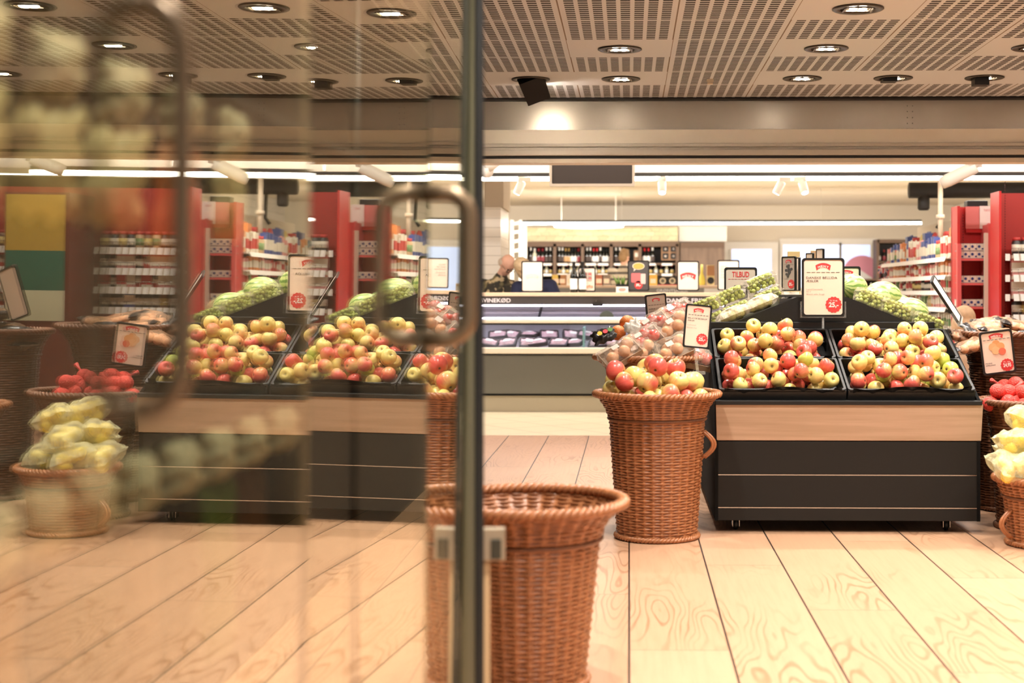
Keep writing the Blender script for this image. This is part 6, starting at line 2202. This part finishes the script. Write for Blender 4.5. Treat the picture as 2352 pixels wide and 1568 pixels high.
for x, y in lamps:
    ri = ys.index(y)
    tl_ = tilts.get((x, y))
    is_t = (x, y) == (-0.654, 9.45)
    lab = '%s, %s row from the bulkhead, %s' % ('black tilted spot' if is_t else 'round twin downlight', ORD[ri], colname[x])
    (dlt if is_t else dl)((x, y, CEIL), (0, 0, 0) if not is_t else (0, 0, 0.3), lab, 'ceiling downlights')
    if (x, y) == (2.346, 9.45) or (x, y) == (1.746, 9.45):
        q = MB(); q.box(-0.075, 0.02, -0.05, 0.05, -0.055 if x > 2 else -0.03, 0.0); q.f = q.f
        o = tag(q.build('shutter', black), None); o.parent = bpy.data.objects[[ob.name for ob in bpy.data.objects if ob.name.startswith('downlight') and ob.parent is None and tuple(round(c, 3) for c in ob.location) == (round(x, 3), round(y, 3), CEIL)][0]]
    if y < 1.0 or (x > 3.0 and y < 5.0) or x > 4.0:
        continue
    L_ = bpy.data.lights.new('lamp', 'SPOT')
    L_.energy = SPOT_W
    L_.color = WARM
    L_.spot_size = math.radians(112)
    L_.spot_blend = 0.8
    L_.shadow_soft_size = 0.06
    lo = bpy.data.objects.new('lamp_light', L_)
    COL.objects.link(lo)
    lo.location = (x, y, CEIL-0.03)
    if is_t:
        L_.energy = SPOT_W*0.22
        lo.rotation_euler = (0.75, 0, 0.2)
q = MB(); q.box(-0.022, 0.022, -0.022, 0.022, -0.012, 0.0); q.box(-0.018, 0.018, -0.018, 0.018, -0.03, -0.012)
xs_, _z = PX(1631, 184, 9.5)
tag(q.build('smoke_detector', cream), 'small pale box on the slotted ceiling before the bulkhead', 'detector').location = (xs_, 9.5, CEIL)

def area(name, loc, rot, sx, sy, w, col):
    L_ = bpy.data.lights.new(name, 'AREA')
    L_.shape = 'RECTANGLE'
    L_.size, L_.size_y = sx, sy
    L_.energy = w
    L_.color = col
    o = bpy.data.objects.new(name, L_)
    COL.objects.link(o)
    o.location = loc
    o.rotation_euler = rot
    return o
NEUT = (1.0, 0.955, 0.91)
# light of the two strip lights, plus added fills without a fixture
area('strip_and_fill_glow', (1.0, 14.1, TR1[3]-0.03), (0, 0, 0), 13.0, 0.08, STRIP_FILL_W*0.5, NEUT)
area('strip_and_fill_glow', (1.0, 11.0, 2.92), (math.radians(35), 0, 0), 13.0, 0.10, STRIP_FILL_W*0.9, NEUT)  # added fill behind the bulkhead, no strip hangs here
area('strip_and_fill_glow', (0.5, 24.0, TR2[3]-0.03), (math.radians(55), 0, 0), 10.0, 0.08, STRIP_FILL_W*1.5, NEUT)
area('strip_and_fill_glow', (0.5, 19.0, 2.90), (math.radians(20), 0, 0), 13.0, 0.5, STRIP_FILL_W*1.6, NEUT)  # added fill for the back zone, no fixture
area('strip_and_fill_uplight', (1.0, 14.1, TR1[3]+0.07), (PI, 0, 0), 13.0, 0.08, STRIP_FILL_W*0.5, NEUT)
area('strip_and_fill_uplight', (0.5, 20.5, 2.35), (PI, 0, 0), 13.0, 0.08, STRIP_FILL_W*1.3, NEUT)  # added uplight to brighten the back ceiling, no fixture
area('case_glow', (-2.0, YM+0.28, zc(701)-0.01), (0, 0, 0), 8.0, 0.05, CASE_W, (0.97, 0.95, 1.0))
w = bpy.data.worlds.new('world')
sc.world = w
w.use_nodes = True
w.node_tree.nodes['Background'].inputs[0].default_value = (1.0, 0.95, 0.89, 1)
w.node_tree.nodes['Background'].inputs[1].default_value = WORLD

# ------------------------------------------------------------------ camera
cam = bpy.data.cameras.new('camera')
co = bpy.data.objects.new('camera', cam)
COL.objects.link(co)
co.location = (0, 0, CAMZ)
co.rotation_euler = (PI/2, 0, YAW)
cam.sensor_width = 36.0
cam.lens = F/2352*36.0
cam.shift_x = (1176-CX)/2352
cam.shift_y = (CY-784)/2352*1.0
cam.clip_start = 0.05
cam.dof.use_dof = True
cam.dof.focus_distance = 8.3
cam.dof.aperture_fstop = 2.4
sc.camera = co
sc.view_settings.view_transform = 'Standard'
sc.view_settings.look = 'None'
sc.view_settings.gamma = 1.0
sc.view_settings.use_curve_mapping = False
sc.view_settings.exposure = EXPO
cy = sc.cycles
cy.use_denoising = True
cy.use_adaptive_sampling = True
cy.adaptive_threshold = 0.05
cy.use_light_tree = True
for nm in ('lamp_glow', 'led_white', 'led_cool', 'daylight'):
    MATS[nm].cycles.emission_sampling = 'NONE'
cy.max_bounces = 6
cy.diffuse_bounces = 3
cy.glossy_bounces = 4
cy.transmission_bounces = 4
cy.transparent_max_bounces = 10
cy.caustics_reflective = False
cy.caustics_refractive = False
cy.sample_clamp_indirect = 6.0
